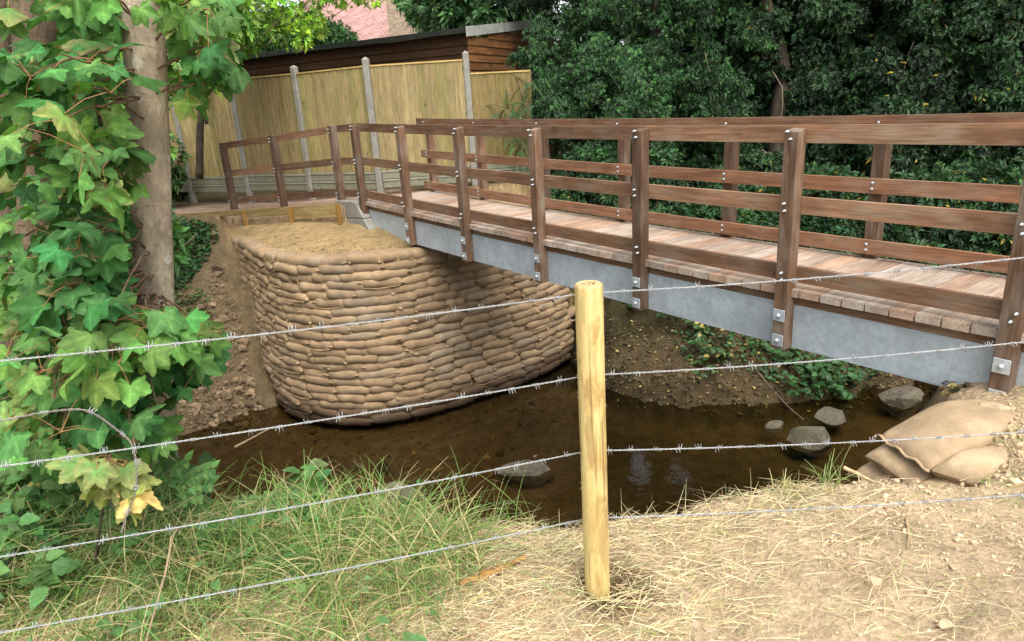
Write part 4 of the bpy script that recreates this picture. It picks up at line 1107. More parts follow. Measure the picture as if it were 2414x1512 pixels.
def tree(name, label, blobs, trunk, trad, N, size, base, var=.3, tpl=(SPR, SPRF), mat='hedge', bark='darkbark', cat='tree', yellow=.0, droop=.45, shell=(.5, 1.), group=None, branches=0, clumpy=.5, highlights=.08, zmin=None, limb=0):
    o = thing(name, label, cat, trunk[0], group)
    m = MB(); tp = smoothpath(trunk, 24); m.tube(tp, np.interp(np.linspace(0, 1, 24), np.linspace(0, 1, len(trad)), trad), 10, jit=.15, seed=5)
    tk = m.build('trunk', M[bark], o, True)
    if limb:
        nb = max(8, int(N/limb)); C0, D0, k = blob_points(blobs, nb, shell); bi = rng.integers(0, nb, N); t_ = rng.random(N)**.8; ln = rng.uniform(.45, 1.0, nb)[bi]
        bd = D0*np.array([.8, .8, .35])+rng.normal(size=(nb, 3))*.45+np.array([0, -.15, -.25]); bd /= np.linalg.norm(bd, axis=1)[:, None]; d = bd[bi]
        P = C0[bi]+d*(ln*(t_-.45))[:, None]-ZX*(.32*ln*t_*t_)[:, None]+rng.normal(size=(N, 3))*(.05+.075*np.sin(PI*t_))[:, None]*np.array([1.2, 1.2, .7])
    else: P, d, k = blob_points(blobs, N, shell)
    kp = carve(P); P = P[kp]; d = d[kp]; N = len(P)
    if zmin is not None: P[:, 2] = np.maximum(P[:, 2], zmin+.1*rng.random(N))
    out = d*.75+np.array([0, 0, -droop])+rng.normal(size=(N, 3))*.35
    nr = d*.5+np.array([0, -.2, .8])+rng.normal(size=(N, 3))*.25
    R = basis(out, nr); sc = size*rng.uniform(.6, 1.35, N)
    cl = fbm(P[:, 0]*1.9+P[:, 2]*1.1, P[:, 1]*1.9-P[:, 2]*1.6, 41)
    col = leafcols(N, base, var)*(1+clumpy*2.*cl)[:, None].clip(.35, 2.)
    if highlights: k2 = rng.random(N) < highlights; col[k2] = col[k2]*np.array([2.0, 2.1, 1.6])  # random tufts coloured paler as painted highlights
    nl = len(tpl[0]); C = np.repeat(col[:, None, :], nl, 1)
    if yellow:
        nq = nl//4; yk = np.repeat((rng.random((N, nq)) < yellow), 4, 1); C[yk] = np.array([.42, .31, .04])
    lm = MB(); lm.scatter(tpl[0], tpl[1], P, R, sc, C.clip(.003, .9)); lm.build('crown', M[mat], o)
    if branches:
        for i in rng.choice(N, branches):
            bm_ = MB(); a = tp[int(rng.integers(3, 22))]; a2 = P[i]+(a-P[i])*rng.uniform(.0, .35)
            grow(bm_, a2, P[i]+d[i]*.12+rng.normal(size=3)*.1, .012, .003, .1, 7, (.20, .15, .10), .12); bm_.build('branch', M['twig'], o)
    return o
def cblob(x, y, D, rx, ry, rz, sh=0): p = atd(x, y, D); return (p[0], p[1]+sh, p[2], rx, ry, rz)
# hedge on the far bank, left to right
tree('yew_tree', 'tall dark green yew with fine small foliage above the footbridge, left of the ivy-clad tree', [cblob(1480, 130, 12.6, 1.35, 1.2, 1.3), cblob(1430, 330, 12.4, 1.2, 1.1, 1.2), cblob(1560, 300, 12.3, 1.2, 1.1, 1.3), cblob(1620, 60, 12.8, 1.2, 1.2, 1.5), cblob(1540, -250, 12.9, 1.6, 1.5, 2.), cblob(1420, 480, 12.1, 1.1, 1.0, 1.0), cblob(1330, 210, 12.6, .55, .6, .7), cblob(1330, 60, 12.9, .5, .5, .6), cblob(1310, 400, 11.6, .4, .4, .7), cblob(1315, 250, 11.8, .40, .4, .6), cblob(1290, 110, 12.9, .42, .4, .5), cblob(1275, 190, 12.6, .30, .3, .4), cblob(1300, 330, 11.9, .35, .3, .4), cblob(1420, 200, 12.6, .7, .6, .8)],
     [atd(1560, 620, 12.9), atd(1555, 300, 12.9), atd(1550, -100, 13.)], [.16, .14, .10], 31000, .125, (.030, .074, .026), .3, (TUF, TUFF), bark='darkbark', branches=30, highlights=.25, limb=110)
tree('ivy_clad_tree', 'leaning ivy-clad tree with bare twigs and scattered yellow leaves, right of the yew', [cblob(1830, 40, 13.4, 1.1, 1.1, 1.2), cblob(1720, 260, 13.6, 1.0, .8, 1.1), cblob(1950, 200, 13.2, 1.15, 1.0, 1.0), cblob(1900, 420, 13., 1.3, .9, .9), cblob(1740, 470, 12.8, 1.1, .8, .8), cblob(1850, -250, 13.6, 1.7, 1.5, 1.7), cblob(2060, 40, 13.6, 1., 1., 1.1)],
     [atd(1825, 560, 13.), atd(1832, 300, 13.), atd(1845, 150, 13.1), atd(1800, -20, 13.2), atd(1790, -300, 13.3)], [.16, .15, .13, .11, .08], 17000, .19, (.026, .062, .023), .35, (TUF, TUFF), yellow=.006, branches=42, limb=75)
tree('holly_tree', 'dense dark glossy-leaved evergreen at the right behind the bridge', [cblob(2150, 150, 13.2, 1.2, 1.1, 1.2), cblob(2120, 330, 12.6, 1.2, 1., 1.), cblob(2300, 320, 12.2, 1.2, 1.1, 1.1), cblob(2300, 80, 13., 1.4, 1.2, 1.4), cblob(2220, -220, 13.2, 1.8, 1.5, 1.6), cblob(2200, 470, 11.8, 1.2, .9, .9)],
     [atd(2190, 560, 12.8), atd(2200, 250, 12.9), atd(2210, -150, 13.)], [.12, .10, .08], 17000, .19, (.025, .060, .021), .32, (TUF, TUFF), yellow=.004, branches=22, limb=75)
tree('hazel_tree', 'loose lighter green tree with bright gaps at the far right edge', [cblob(2480, 60, 13.5, 1.5, 1.3, 1.5), cblob(2480, 330, 12.5, 1.3, 1.2, 1.2), cblob(2650, 150, 12.5, 1.6, 1.5, 1.8), cblob(2480, 520, 11.3, 1.2, 1., 1.), cblob(2560, -250, 13.4, 2., 1.7, 1.6)],
     [atd(2480, 600, 12.6), atd(2470, 250, 12.8), atd(2440, -150, 13.)], [.10, .08, .06], 11000, .22, (.036, .078, .02), .35, (TUF, TUFF), branches=14, limb=70)
tree('hawthorn_tree', 'dark tree whose crown overhangs the end of the shed', [cblob(1350, 10, 15.5, 1.1, 1., .55), cblob(1250, -30, 15.2, .8, .8, .4), cblob(1480, -40, 15.5, 1.1, 1., .8), cblob(1330, -190, 15.5, 1.7, 1.4, .9)],
     [atd(1440, 400, 15.6), atd(1420, 150, 15.6), atd(1370, -60, 15.6)], [.13, .12, .09], 1700, .24, (.022, .047, .017), .3, (TUF, TUFF), branches=10)
# shrubs low on the far bank behind and under the bridge
for (nm, lab, bl, nn, sz, base, tp_, yl) in (
        ('laurel_shrub', 'low dark shrub behind the bridge railing under the yew', [cblob(1480, 560, 11.2, 1.0, .7, .6), cblob(1330, 500, 11.6, .6, .5, .6), cblob(1640, 560, 11., .9, .7, .6), cblob(1500, 430, 11.5, 1.1, .6, .6)], 4200, .20, (.034, .08, .028), (TUF, TUFF), .004),
        ('laurel_shrub', 'low dark shrub behind the bridge railing under the ivy-clad tree', [cblob(1800, 560, 11.2, 1., .7, .6), cblob(1960, 560, 10.9, .9, .7, .6), cblob(1900, 640, 10.4, .9, .6, .5), cblob(1900, 480, 11.2, 1.2, .6, .6)], 5200, .20, (.034, .08, .028), (TUF, TUFF), .012),
        ('laurel_shrub', 'low dark shrub behind the bridge railing at the right edge', [cblob(2130, 570, 10.9, 1., .7, .6), cblob(2290, 600, 10.6, 1., .8, .6), cblob(2450, 620, 10.3, 1., .8, .7), cblob(2200, 480, 10.9, 1.2, .6, .6), cblob(2360, 480, 10.7, 1.1, .6, .7), cblob(2100, 640, 10.1, .9, .6, .5)], 6000, .20, (.032, .075, .026), (TUF, TUFF), .006)):
    c = bl[0]; tree(nm, lab, bl, [np.array([c[0], c[1], c[2]-.8]), np.array([c[0], c[1], c[2]])], [.04, .02], nn, sz, base, .32, tp_, cat='shrub', yellow=yl, shell=(.3, 1.), branches=14, group='shrubs along the hedge foot')
tree('yew_sapling', 'thin yew shoot with sparse sprays in front of the fence panel', [cblob(1225, 320, 11.4, .22, .2, .55), cblob(1200, 260, 11.4, .2, .2, .18), cblob(1255, 215, 11.6, .14, .14, .3)],
     [atd(1262, 470, 11.4), atd(1250, 330, 11.4), atd(1222, 200, 11.4), atd(1200, 170, 11.4)], [.012, .011, .007, .004], 120, .26, (.04, .10, .034), .3, cat='sapling', branches=6, shell=(.2, 1.))

tree('laurel_shrub', 'low dark shrub behind the bridge railing between yew and ivy-clad tree', [cblob(1700, 480, 11.6, .9, .6, .55), cblob(1720, 560, 11., .7, .5, .5), cblob(1860, 560, 10.7, .7, .5, .45), cblob(2010, 560, 10.6, .8, .5, .5)], [atd(1710, 640, 11.4), atd(1710, 520, 11.4)], [.04, .02], 5200, .19, (.032, .075, .027), .32, (TUF, TUFF), cat='shrub', yellow=.006, shell=(.3, 1.), group='shrubs along the hedge foot')
# trees beyond the shed and house
tree('ash_tree', 'broad mid-green tree behind the chimney', [cblob(1100, 20, 24, 1.9, 1.6, 1.5), cblob(1180, -40, 24, 2., 1.7, 1.6), cblob(1040, -40, 25, 1.7, 1.5, 1.7), cblob(1110, -190, 25, 3., 2., 1.8)],
     [atd(1110, 380, 25), atd(1110, 150, 25), atd(1110, -100, 25)], [.25, .22, .16], 3600, .55, (.075, .165, .06), .25, (TUF, TUFF), 'leaf')
tree('maple_tree', 'bright yellow-green maple spreading over the shed roof', [cblob(800, -12, 13., .6, .6, .20), cblob(690, 25, 12.6, .75, .7, .40), cblob(880, -6, 13.4, .4, .4, .10), cblob(740, 62, 12.4, .22, .3, .12), cblob(600, 0, 12.4, .9, .8, .6), cblob(700, -110, 13., 1.5, 1.2, .7), cblob(690, 90, 12.3, .35, .4, .2)],
     [atd(470, 420, 12.6), atd(480, 220, 12.6), atd(540, 40, 12.6), atd(640, -80, 12.6)], [.07, .06, .05, .03], 1100, .17, (.22, .37, .04), .25, (TUF, TUFF), 'leaf', branches=20, droop=.25)
tree('ivy_hedge', 'dark ivy-covered hedge between the shed and the house', [cblob(700, 95, 20, 1.6, 1., .75), cblob(600, 110, 19.5, 1.4, 1., .8), cblob(780, 95, 21, .8, .8, .45), cblob(500, 100, 19.5, 1.6, 1., 1.1)],
     [atd(650, 330, 20), atd(650, 120, 20)], [.12, .08], 3400, .26, (.05, .13, .035), .35, (TUF, TUFF), 'leaf', cat='hedge', zmin=-1.3)
for (lab, bl, nn, base) in (
        ('bright green hazel bush seen between the two big sycamore trunks', [cblob(230, 120, 8.2, .8, .6, .8), cblob(200, 330, 8., .8, .6, .7), cblob(330, 30, 8.6, .9, .6, .8)], 1100, (.13, .27, .04)),
        ('bright green hazel bush right of the front sycamore trunk', [cblob(440, 40, 10.5, .8, .7, .8), cblob(440, 160, 10.8, .55, .5, .55), cblob(520, 60, 11, .7, .6, .6)], 900, (.15, .29, .045)),
        ('dark green hazel bush low behind the left sycamores', [cblob(100, 560, 6.8, .9, .6, .7), cblob(260, 560, 6.8, .7, .5, .6), cblob(50, 330, 7.6, .8, .6, .9), cblob(360, 380, 12.8, .55, .5, .7)], 1300, (.055, .13, .03))):
    c = bl[0]; tree('hazel_bush', lab, bl, [np.array([c[0], c[1], c[2]-1.6]), np.array([c[0], c[1], c[2]])], [.03, .015], nn, .26, base, .3, (TUF, TUFF), 'leaf', cat='bush', shell=(.2, 1.), branches=8)
# the wood that closes the view all round
P = []; 
N = 15000; ang = rng.uniform(-1.5, 1.5, N); rr = rng.uniform(42, 54, N)
P = np.stack([np.sin(ang)*rr, np.cos(ang)*rr, -1.5+rng.random(N)*np.where((ang > -.12) & (ang < .02), 5.2, np.where((ang > .05) & (ang < .17), 4.4, 9+2.5*np.sin(ang*9)))], 1)
P = P[carve(P)]; N = len(P); d = rng.normal(size=(N, 3)); nr = rng.normal(size=(N, 3))*.4+np.array([0, -.3, .8])
mb = MB(); mb.scatter(TUF, TUFF, P, basis(d+np.array([0, 0, -.4]), nr), rng.uniform(1., 2., N), np.repeat(leafcols(N, (.06, .125, .04), .3)[:, None, :], len(TUF), 1))
stuff(mb.build('far_wood', M['leaf']), 'far green wood closing the view behind the houses', 'wood')
N = 30000; ang = rng.uniform(-1.15, 1.3, N); rr = rng.uniform(16., 21, N)
keep = (ang > .1) | (ang < -.42); P = np.stack([np.sin(ang)*rr, np.cos(ang)*rr, -1.6+rng.random(N)**1.2*8.5], 1)[keep]; P = P[carve(P, 1.5, .035)]; N = len(P)
mb = MB(); mb.scatter(TUF, TUFF, P, basis(rng.normal(size=(N, 3))+np.array([0, 0, -.4]), rng.normal(size=(N, 3))*.4+np.array([0, -.3, .8])), rng.uniform(.32, .62, N), np.repeat(leafcols(N, (.024, .055, .019), .3)[:, None, :], len(TUF), 1))
stuff(mb.build('dark_wood', M['hedge']), 'dark thicket deep behind the hedge and the left sycamores', 'thicket')

# ---------------------------------------------------------------- bank plants, ivy, brambles
def carpet(name, label, cat, polypx, N, size, base, tpl, mat='leaf', lift=(.01, .10), var=.3, yellow=0., as_stuff=True, highlights=0):
    poly = np.array(polypx, float); lo, hi = poly.min(0), poly.max(0); P = []
    while len(P) < N:
        q = rng.uniform(lo, hi, (400, 2)); q = q[sdist(poly, q[:, 0], q[:, 1]) > 0]
        for (x, y) in q:
            p = hit(x, y, 1.2, 30); P.append(p)
            if len(P) >= N: break
    P = np.array(P); P[:, 2] += rng.uniform(*lift, len(P)); d = rng.normal(size=(N, 3))*np.array([1, 1, .3]); nr = np.array([0, -.35, .85])+rng.normal(size=(N, 3))*.35
    col = leafcols(N, base, var, yellow); mb = MB(); mb.scatter(tpl[0], tpl[1], P, basis(d, nr), size*rng.uniform(.6, 1.4, N), np.repeat(col[:, None, :], len(tpl[0]), 1))
    return mb, P
IVL = (OVA, OVAF)
mb, P = carpet('ivy', '', '', [(400, 520), (505, 535), (510, 575), (480, 620), (440, 690), (400, 690)], 900, .075, (.05, .12, .035), IVL); stuff(mb.build('ivy', M['leaf'], smooth=True), 'ivy trailing over the soil bank left of the sandbag wall', 'ivy')
mb, P = carpet('w', '', '', [(405, 690), (490, 700), (500, 770), (400, 790)], 260, .06, (.12, .15, .05), IVL); stuff(mb.build('bank_weeds', M['leaf'], smooth=True), 'yellowing weeds on the lower soil bank beside the front trunk', 'weeds')
mb, P = carpet('l', '', '', [(1400, 730), (2300, 900), (2250, 930), (1980, 970), (1800, 985), (1500, 970), (1380, 900), (1370, 760)], 1900, .045, (.11, .085, .04), IVL, lift=(.003, .02), var=.55, yellow=.07); stuff(mb.build('leaf_litter', M['leaf']), 'fallen brown and yellow leaves on the dark bank under the bridge', 'leaf litter')
mb, P = carpet('g', '', '', [(1570, 730), (1960, 800), (2080, 890), (1990, 960), (1880, 930), (1760, 880), (1600, 850)], 850, .055, (.042, .105, .03), (OVT, OVTF), lift=(.01, .12), yellow=.04); stuff(mb.build('ground_cover', M['leaf'], smooth=True), 'green and yellowing ground cover on the dark bank under the bridge', 'ground cover')
def sprig(name, label, cat, roots, N, size, base, tpl, hgt, spread, mat='leaf', yellow=0., var=.25, stem=(.12, .08, .04), leaflets=False, dirv=None):
    o = thing(name, label, cat, roots[0]); ms = MB(); P = []; D = []
    for i in range(N):
        r = np.asarray(roots[i % len(roots)])+rng.normal(size=3)*np.array([.03, .03, 0]); tip = r+np.array([rng.normal(0, spread), rng.normal(0, spread), hgt*rng.uniform(.5, 1.1)])
        if dirv is not None: tip = tip+np.asarray(dirv)
        ms = MB(); pts = grow(ms, r, tip, .003, .0015, -.25, 8, stem, .08); ms.build('stem', M['twig'], o)
        for j in range(2, 8):
            for s in (-1, 1):
                if rng.random() < .8:
                    t = pts[j]-pts[j-1]; side = np.cross(t, ZX)+rng.normal(size=3)*.01; side /= np.linalg.norm(side)+1e-9
                    P.append(pts[j]); D.append(side*s*.8+t/np.linalg.norm(t)*.5+rng.normal(size=3)*.2-ZX*.1)
    P = np.array(P); D = np.array(D); n = len(P); nr = np.array([0, -.3, .85])+rng.normal(size=(n, 3))*.25
    mb = MB(); mb.scatter(tpl[0], tpl[1], P, basis(D, nr), size*rng.uniform(.6, 1.3, n), np.repeat(leafcols(n, base, var, yellow)[:, None, :], len(tpl[0]), 1))
    mb.build('leaves', M[mat], o, True)
    return o
G = lambda x, y, dz=0: hit(x, y)+ZX*dz
sprig('bramble', 'green bramble bush trailing down the dark bank under the bridge near the boulder', 'bramble', [G(1950, 880), G(1900, 900), G(2000, 905), G(1850, 850), G(1980, 930), G(1920, 940)], 44, .09, (.045, .12, .035), (OVT, OVTF), .28, .22)
sprig('bramble', 'sparse dark bramble under the bridge just right of the fence post', 'bramble', [G(1660, 800), G(1720, 850), G(1600, 740), G(1780, 830), G(1660, 870)], 30, .085, (.05, .115, .035), (OVT, OVTF), .22, .2, yellow=.10)
sprig('nettle', 'green nettles growing behind the fence post at the top of the dark bank', 'nettle', [G(1480, 735), G(1560, 745)], 10, .08, (.04, .10, .03), (OVT, OVTF), .25, .15)
for (lab, x, y, n_, hh) in (('green bramble arching over the low leaves at the bottom left corner', 60, 1230, 16, .34), ('green bramble under the loose barbed wire', 180, 1290, 14, .26), ('green bramble below the elder sprig at the trunk foot', 400, 1230, 12, .22), ('green weeds rising through the long grass at the bank edge', 640, 1215, 12, .16), ('broad weeds in the long grass below the lowest wire', 560, 1330, 9, .10), ('green weeds at the far left edge below the third wire', 30, 1400, 10, .2)):
    p = G(x, y); sprig('bramble' if 'bramble' in lab else 'weed', lab, 'bramble' if 'bramble' in lab else 'weed', [p, p+np.array([.12, .05, 0]), p+np.array([-.12, .03, 0])], n_, .085, (.10, .215, .06), (OVT, OVTF), hh, .14, yellow=.03)
# elder sprig with paired leaflets, beside the trunk foot
el = thing('elder_sprig', 'light green elder sprig with paired leaflets beside the trunk foot', 'plant', aty(400, 1190, 2.75)); mb = MB(); ms = MB()
for (x0, y0, x1, y1) in ((400, 1170, 500, 1105), (400, 1180, 495, 1140), (395, 1160, 440, 1090), (400, 1190, 470, 1165), (390, 1150, 370, 1095)):
    a, b = aty(x0, y0, 2.72), aty(x1, y1, 2.62); pts = grow(ms, a, b, .0025, .001, -.2, 9, (.16, .22, .08), .03); P = []; D = []
    for j in range(2, 9):
        t = pts[j]-pts[j-1]; t /= np.linalg.norm(t); s = np.cross(t, np.array([0, -.6, .8]))
        P += [pts[j], pts[j]]; D += [s+t*.5, -s+t*.5]
    n = len(P); mb.scatter(OVA, OVAF, np.array(P), basis(np.array(D), np.tile([0, -.55, .8], (n, 1))+rng.normal(size=(n, 3))*.12), .05*rng.uniform(.8, 1.15, n), np.repeat(leafcols(n, (.15, .30, .09), .12)[:, None, :], len(OVA), 1))
mb.build('leaves', M['leaf'], el, True); ms.build('stem', M['twig'], el)
rs = thing('bramble_sprig', 'round-leaved green sprig leaning over the water at the bank edge', 'plant', G(985, 1215)); mb = MB(); ms = MB()
a = G(985, 1222); P = []; D = []
for (x, y, dd) in ((955, 1150, .02), (1000, 1160, 0), (1015, 1190, 0), (930, 1165, .03), (1030, 1205, -.02), (985, 1140, .02)):
    b = aty(x, y, a[1]-.03+dd); pts = grow(ms, a, b, .002, .001, .1, 7, (.2, .16, .08), .05); P += [pts[-1], pts[-3]]; D += [pts[-1]-pts[-2]+np.array([.01, -.01, 0]), np.cross(pts[-1]-pts[-2], ZX)]
n = len(P); mb.scatter(OVT, OVTF, np.array(P), basis(np.array(D), np.tile([0, -.6, .75], (n, 1))+rng.normal(size=(n, 3))*.2), .055*rng.uniform(.8, 1.2, n), np.repeat(leafcols(n, (.14, .30, .08), .12)[:, None, :], len(OVT), 1))
mb.build('leaves', M['leaf'], rs, True); ms.build('stem', M['twig'], rs)
# dead twigs: one runner in the grass, sticks in the stream
def stick(label, pts, r, col=(.30, .21, .12), name='stick'):
    m = MB(); m.tube(smoothpath(pts, 14), np.linspace(r, r*.5, 14), 6, col, jit=.3, seed=len(label)); o = m.build(name, M['twig'], smooth=True, origin=pts[0]); return tag(o, label, 'stick')
stick('long dry bramble runner standing in the grass at the left', [aty(330, 1560, 1.78), aty(365, 1440, 1.92), aty(395, 1330, 2.0), aty(410, 1255, 2.1), aty(470, 1225, 2.35), aty(560, 1195, 2.6), aty(640, 1180, 2.7)], .0038, (.30, .22, .14))
stick('bleached stick lying at the edge of the soil bank in the water', [atz(553, 1055, WZ+.03), atz(600, 1030, WZ+.06), atz(640, 1008, WZ+.05)], .018)
stick('thin stick leaning down the dark bank to the pointed stone', [hit(1780, 880)+ZX*.05, hit(1850, 960)+ZX*.05, atz(1895, 990, WZ+.05)], .015, (.16, .12, .08))
stick('pale broken stick poking out beside the lowest near-bank sandbag', [aty(1988, 1103, 3.05), aty(2030, 1122, 3.0), aty(2062, 1138, 2.98)], .012, (.5, .36, .2))
stick('pale twig standing in the soil over the near-bank sandbags', [aty(2258, 965, 3.45), aty(2272, 995, 3.40), aty(2282, 1010, 3.36)], .012, (.46, .34, .2))
stick('brown twig lying on the bare soil at the right', [G(2136, 1228)+ZX*.012, G(2141, 1270)+ZX*.012, G(2138, 1300)+ZX*.012], .006, (.42, .28, .16))
stick('dark twig crossing the flattened grass at the bottom left', [G(690, 1360)+ZX*.02, G(560, 1420)+ZX*.03, G(470, 1500)+ZX*.02], .006, (.30, .22, .14))
m = MB(); a, b = G(1085, 1385)+ZX*.012, G(1240, 1325)+ZX*.014; dd = b-a; L = np.linalg.norm(dd); dd /= L; nn = np.cross(ZX, dd)
xs = np.linspace(0, L, 12); V = []; Fq = []
for i, x in enumerate(xs):
    w = .022*math.sin(PI*(.12+.8*i/11))*(1+.3*rng.normal()); c = a+dd*x+nn*.006*rng.normal()
    V += [c-nn*w, c-nn*w*.3+ZX*.014, c+nn*w*.5+ZX*.010, c+nn*w-ZX*.004, c-ZX*.01]
    if i:
        for k in range(5): Fq.append(((i-1)*5+k, i*5+k, i*5+(k+1) % 5, (i-1)*5+(k+1) % 5))
m.add(V, Fq, None, (.8, .62, .5)); o = m.build('bark_piece', M['pale'], origin=a); tag(o, 'splintered orange-brown piece of bark on the dry grass left of the post', 'bark piece')

# ---------------------------------------------------------------- grass
def blades(mb, P, L, W, lean, col, seg=3, curl=.6, az=None):
    N = len(P); az = rng.uniform(0, 2*PI, N) if az is None else az
    h = np.stack([np.cos(az), np.sin(az), np.zeros(N)], 1); side = np.stack([-np.sin(az), np.cos(az), np.zeros(N)], 1)
    tw = rng.normal(0, .6, N); side = side*np.cos(tw)[:, None]+ZX*np.sin(tw)[:, None]
    V = np.zeros((N, (seg+1)*2, 3)); cur = P.copy(); ang = lean.copy()
    for i in range(seg+1):
        t = i/seg; w = W*(1-.75*t**1.5)
        V[:, 2*i] = cur-side*w[:, None]*.5; V[:, 2*i+1] = cur+side*w[:, None]*.5
        step = (L/seg)[:, None]; cur = cur+step*(h*np.cos(ang)[:, None]+ZX*np.sin(ang)[:, None]); ang = ang-curl*rng.uniform(.3, 1.2, N)/seg*1.5
    F = []
    for i in range(seg): F.append((2*i, 2*i+1, 2*i+3, 2*i+2))
    F = (np.array(F)[None]+(np.arange(N)*(seg+1)*2)[:, None, None]).reshape(-1, 4)
    mb.add(V.reshape(-1, 3), F, None, np.repeat(col[:, None, :], (seg+1)*2, 1).reshape(-1, 3))
def near_pts(N, dens):
    out = []
    while sum(len(o) for o in out) < N:
        x = rng.uniform(-2.6, 3., 8000); y = rng.uniform(1.1, 3.4, 8000)
        k = (y < np.interp(x, EBX, EBY)+.06) & (rng.random(8000) < dens(x, y)); out.append(np.stack([x[k], y[k]], 1))
    p = np.concatenate(out)[:N]; return np.stack([p[:, 0], p[:, 1], terrain(p[:, 0], p[:, 1])], 1)
def away(P): return np.hypot(P[:, 0]-PB[0], P[:, 1]-PB[1]) > .055
def d_straw(x, y): return np.clip(1.0-.86*sstep(.35, 1.35, x+.55*(2.3-y)+.35*fbm(x*2.2, y*2.2, 61))-.2*sstep(1.5, 2.3, x)+.25*fbm(x*3, y*3, 62), .02, 1)*np.where(x < -1.0, .75, 1)
P = near_pts(34000, d_straw); P = P[away(P)]; N = len(P); P[:, 2] += rng.uniform(-.004, .022, N)
c = np.array([.66, .55, .33])*(1+.2*rng.normal(size=(N, 1)))*(1+.07*rng.normal(size=(N, 3))); k = rng.random(N) < .16; c[k] = c[k]*np.array([.72, .62, .5]); k = rng.random(N) < .10; c[k] = np.array([.30, .34, .12])*(.8+.4*rng.random((k.sum(), 1)))
mb = MB(); blades(mb, P, rng.gamma(3., .030, N).clip(.03, .30), rng.uniform(.0013, .0034, N), rng.normal(.08, .16, N), c.clip(.02, .9), 3, .25, az=rng.choice([0, PI], N)+rng.normal(.25, .75, N))
stuff(mb.build('dry_grass', M['straw']), 'cut dry straw-coloured grass lying over the near bank', 'dry grass')
def d_green(x, y):
    g = np.clip(1.1*sstep(-.05, -1.0, x-.25*(y-2.2)+.3*fbm(x*2.5, y*2.5, 71)), 0, 1)
    return np.clip(g*(.35+.9*(fbm(x*4, y*4, 72) > -.12)), 0, 1)+.0
P = near_pts(13000, lambda x, y: d_green(x, y)*(.35+.65*sstep(1.6, 2.3, y+.3*fbm(x*3, y*3, 77)))); N = len(P); c = np.array([.17, .29, .075])*(1+.25*rng.normal(size=(N, 1)))*(1+.1*rng.normal(size=(N, 3))); k = rng.random(N) < .36; c[k] = np.array([.52, .44, .22])*(.8+.4*rng.random((k.sum(), 1)))
mb = MB(); hgt = .13+.05*sstep(1.9, 2.5, P[:, 1])-.05*sstep(2.5, 2.9, P[:, 1]); blades(mb, P, hgt*rng.gamma(4., .36, N).clip(.4, 2.6), rng.uniform(.0022, .0065, N), rng.normal(.85, .35, N), c.clip(.02, .9), 5, 1.1)
P = near_pts(900, lambda x, y: np.clip(.5*(fbm(x*3.2, y*3.2, 81) > .28), 0, 1)*(x > -.6)); N = len(P); c = np.array([.27, .36, .11])*(1+.2*rng.normal(size=(N, 1)))*np.ones((N, 3))
blades(mb, P, rng.uniform(.03, .10, N), rng.uniform(.002, .004, N), rng.normal(.8, .3, N), c.clip(.02, .9), 4, .7)
stuff(mb.build('green_grass', M['grass']), 'long green grass along the left of the near bank', 'grass')
P = near_pts(300, lambda x, y: d_green(x, y)*.9); N = len(P); P[:, 2] += rng.uniform(.02, .14, N); mb = MB()
mb.scatter(OVT, OVTF, P, basis(rng.normal(size=(N, 3))*np.array([1, 1, .35]), np.array([0, -.3, .85])+rng.normal(size=(N, 3))*.3), .05*rng.uniform(.5, 1.3, N), np.repeat(leafcols(N, (.13, .25, .08), .22, .06)[:, None, :], len(OVT), 1))
stuff(mb.build('low_weeds', M['leaf'], smooth=True), 'small toothed weed leaves among the long grass of the near bank', 'weeds')
def tuft(label, x, y, n, L, base, cat='grass tuft'):
    p = G(x, y); P = p+rng.normal(size=(n, 3))*np.array([.03, .02, 0]); P[:, 2] = terrain(P[:, 0], P[:, 1]); mb = MB()
    c = np.array(base)*(1+.2*rng.normal(size=(n, 1)))*np.ones((n, 3)); blades(mb, P, L*rng.uniform(.5, 1.1, n), rng.uniform(.003, .007, n), rng.normal(1.15, .25, n), c.clip(.02, .9), 5, .7)
    o = mb.build('grass_tuft', M['grass'], origin=p); tag(o, label, cat)
for q, (x, y) in enumerate(((1530, 930), (1610, 905), (1455, 880), (1720, 930))):
    tuft('dead pale grass on the dark bank, '+('nearest the water right of the post', 'between the brambles under the bridge', 'highest beside the fence post', 'close to the leaning stick')[q], x, y, 60, .30, (.24, .185, .095), 'dead grass')
tuft('upright green grass tuft at the bank edge left of the post', 1125, 1242, 22, .17, (.17, .30, .07))
tuft('tall pale green grass tuft on the bank edge beside the sandbag pile', 1955, 1142, 40, .19, (.28, .36, .13))
tuft('short dry grass tuft on the bank edge right of the post', 1700, 1170, 26, .08, (.5, .42, .2))
tuft('dry grass tuft on the bank edge between post and sandbag pile', 1850, 1155, 26, .11, (.48, .42, .2))
tuft('tall green grass tuft arching over the second lowest wire', 760, 1250, 60, .20, (.15, .29, .08))
tuft('long green grass tuft leaning right below the third wire', 560, 1310, 90, .30, (.16, .30, .09))
tuft('green grass tuft near the bottom left corner', 150, 1440, 60, .26, (.16, .27, .08))

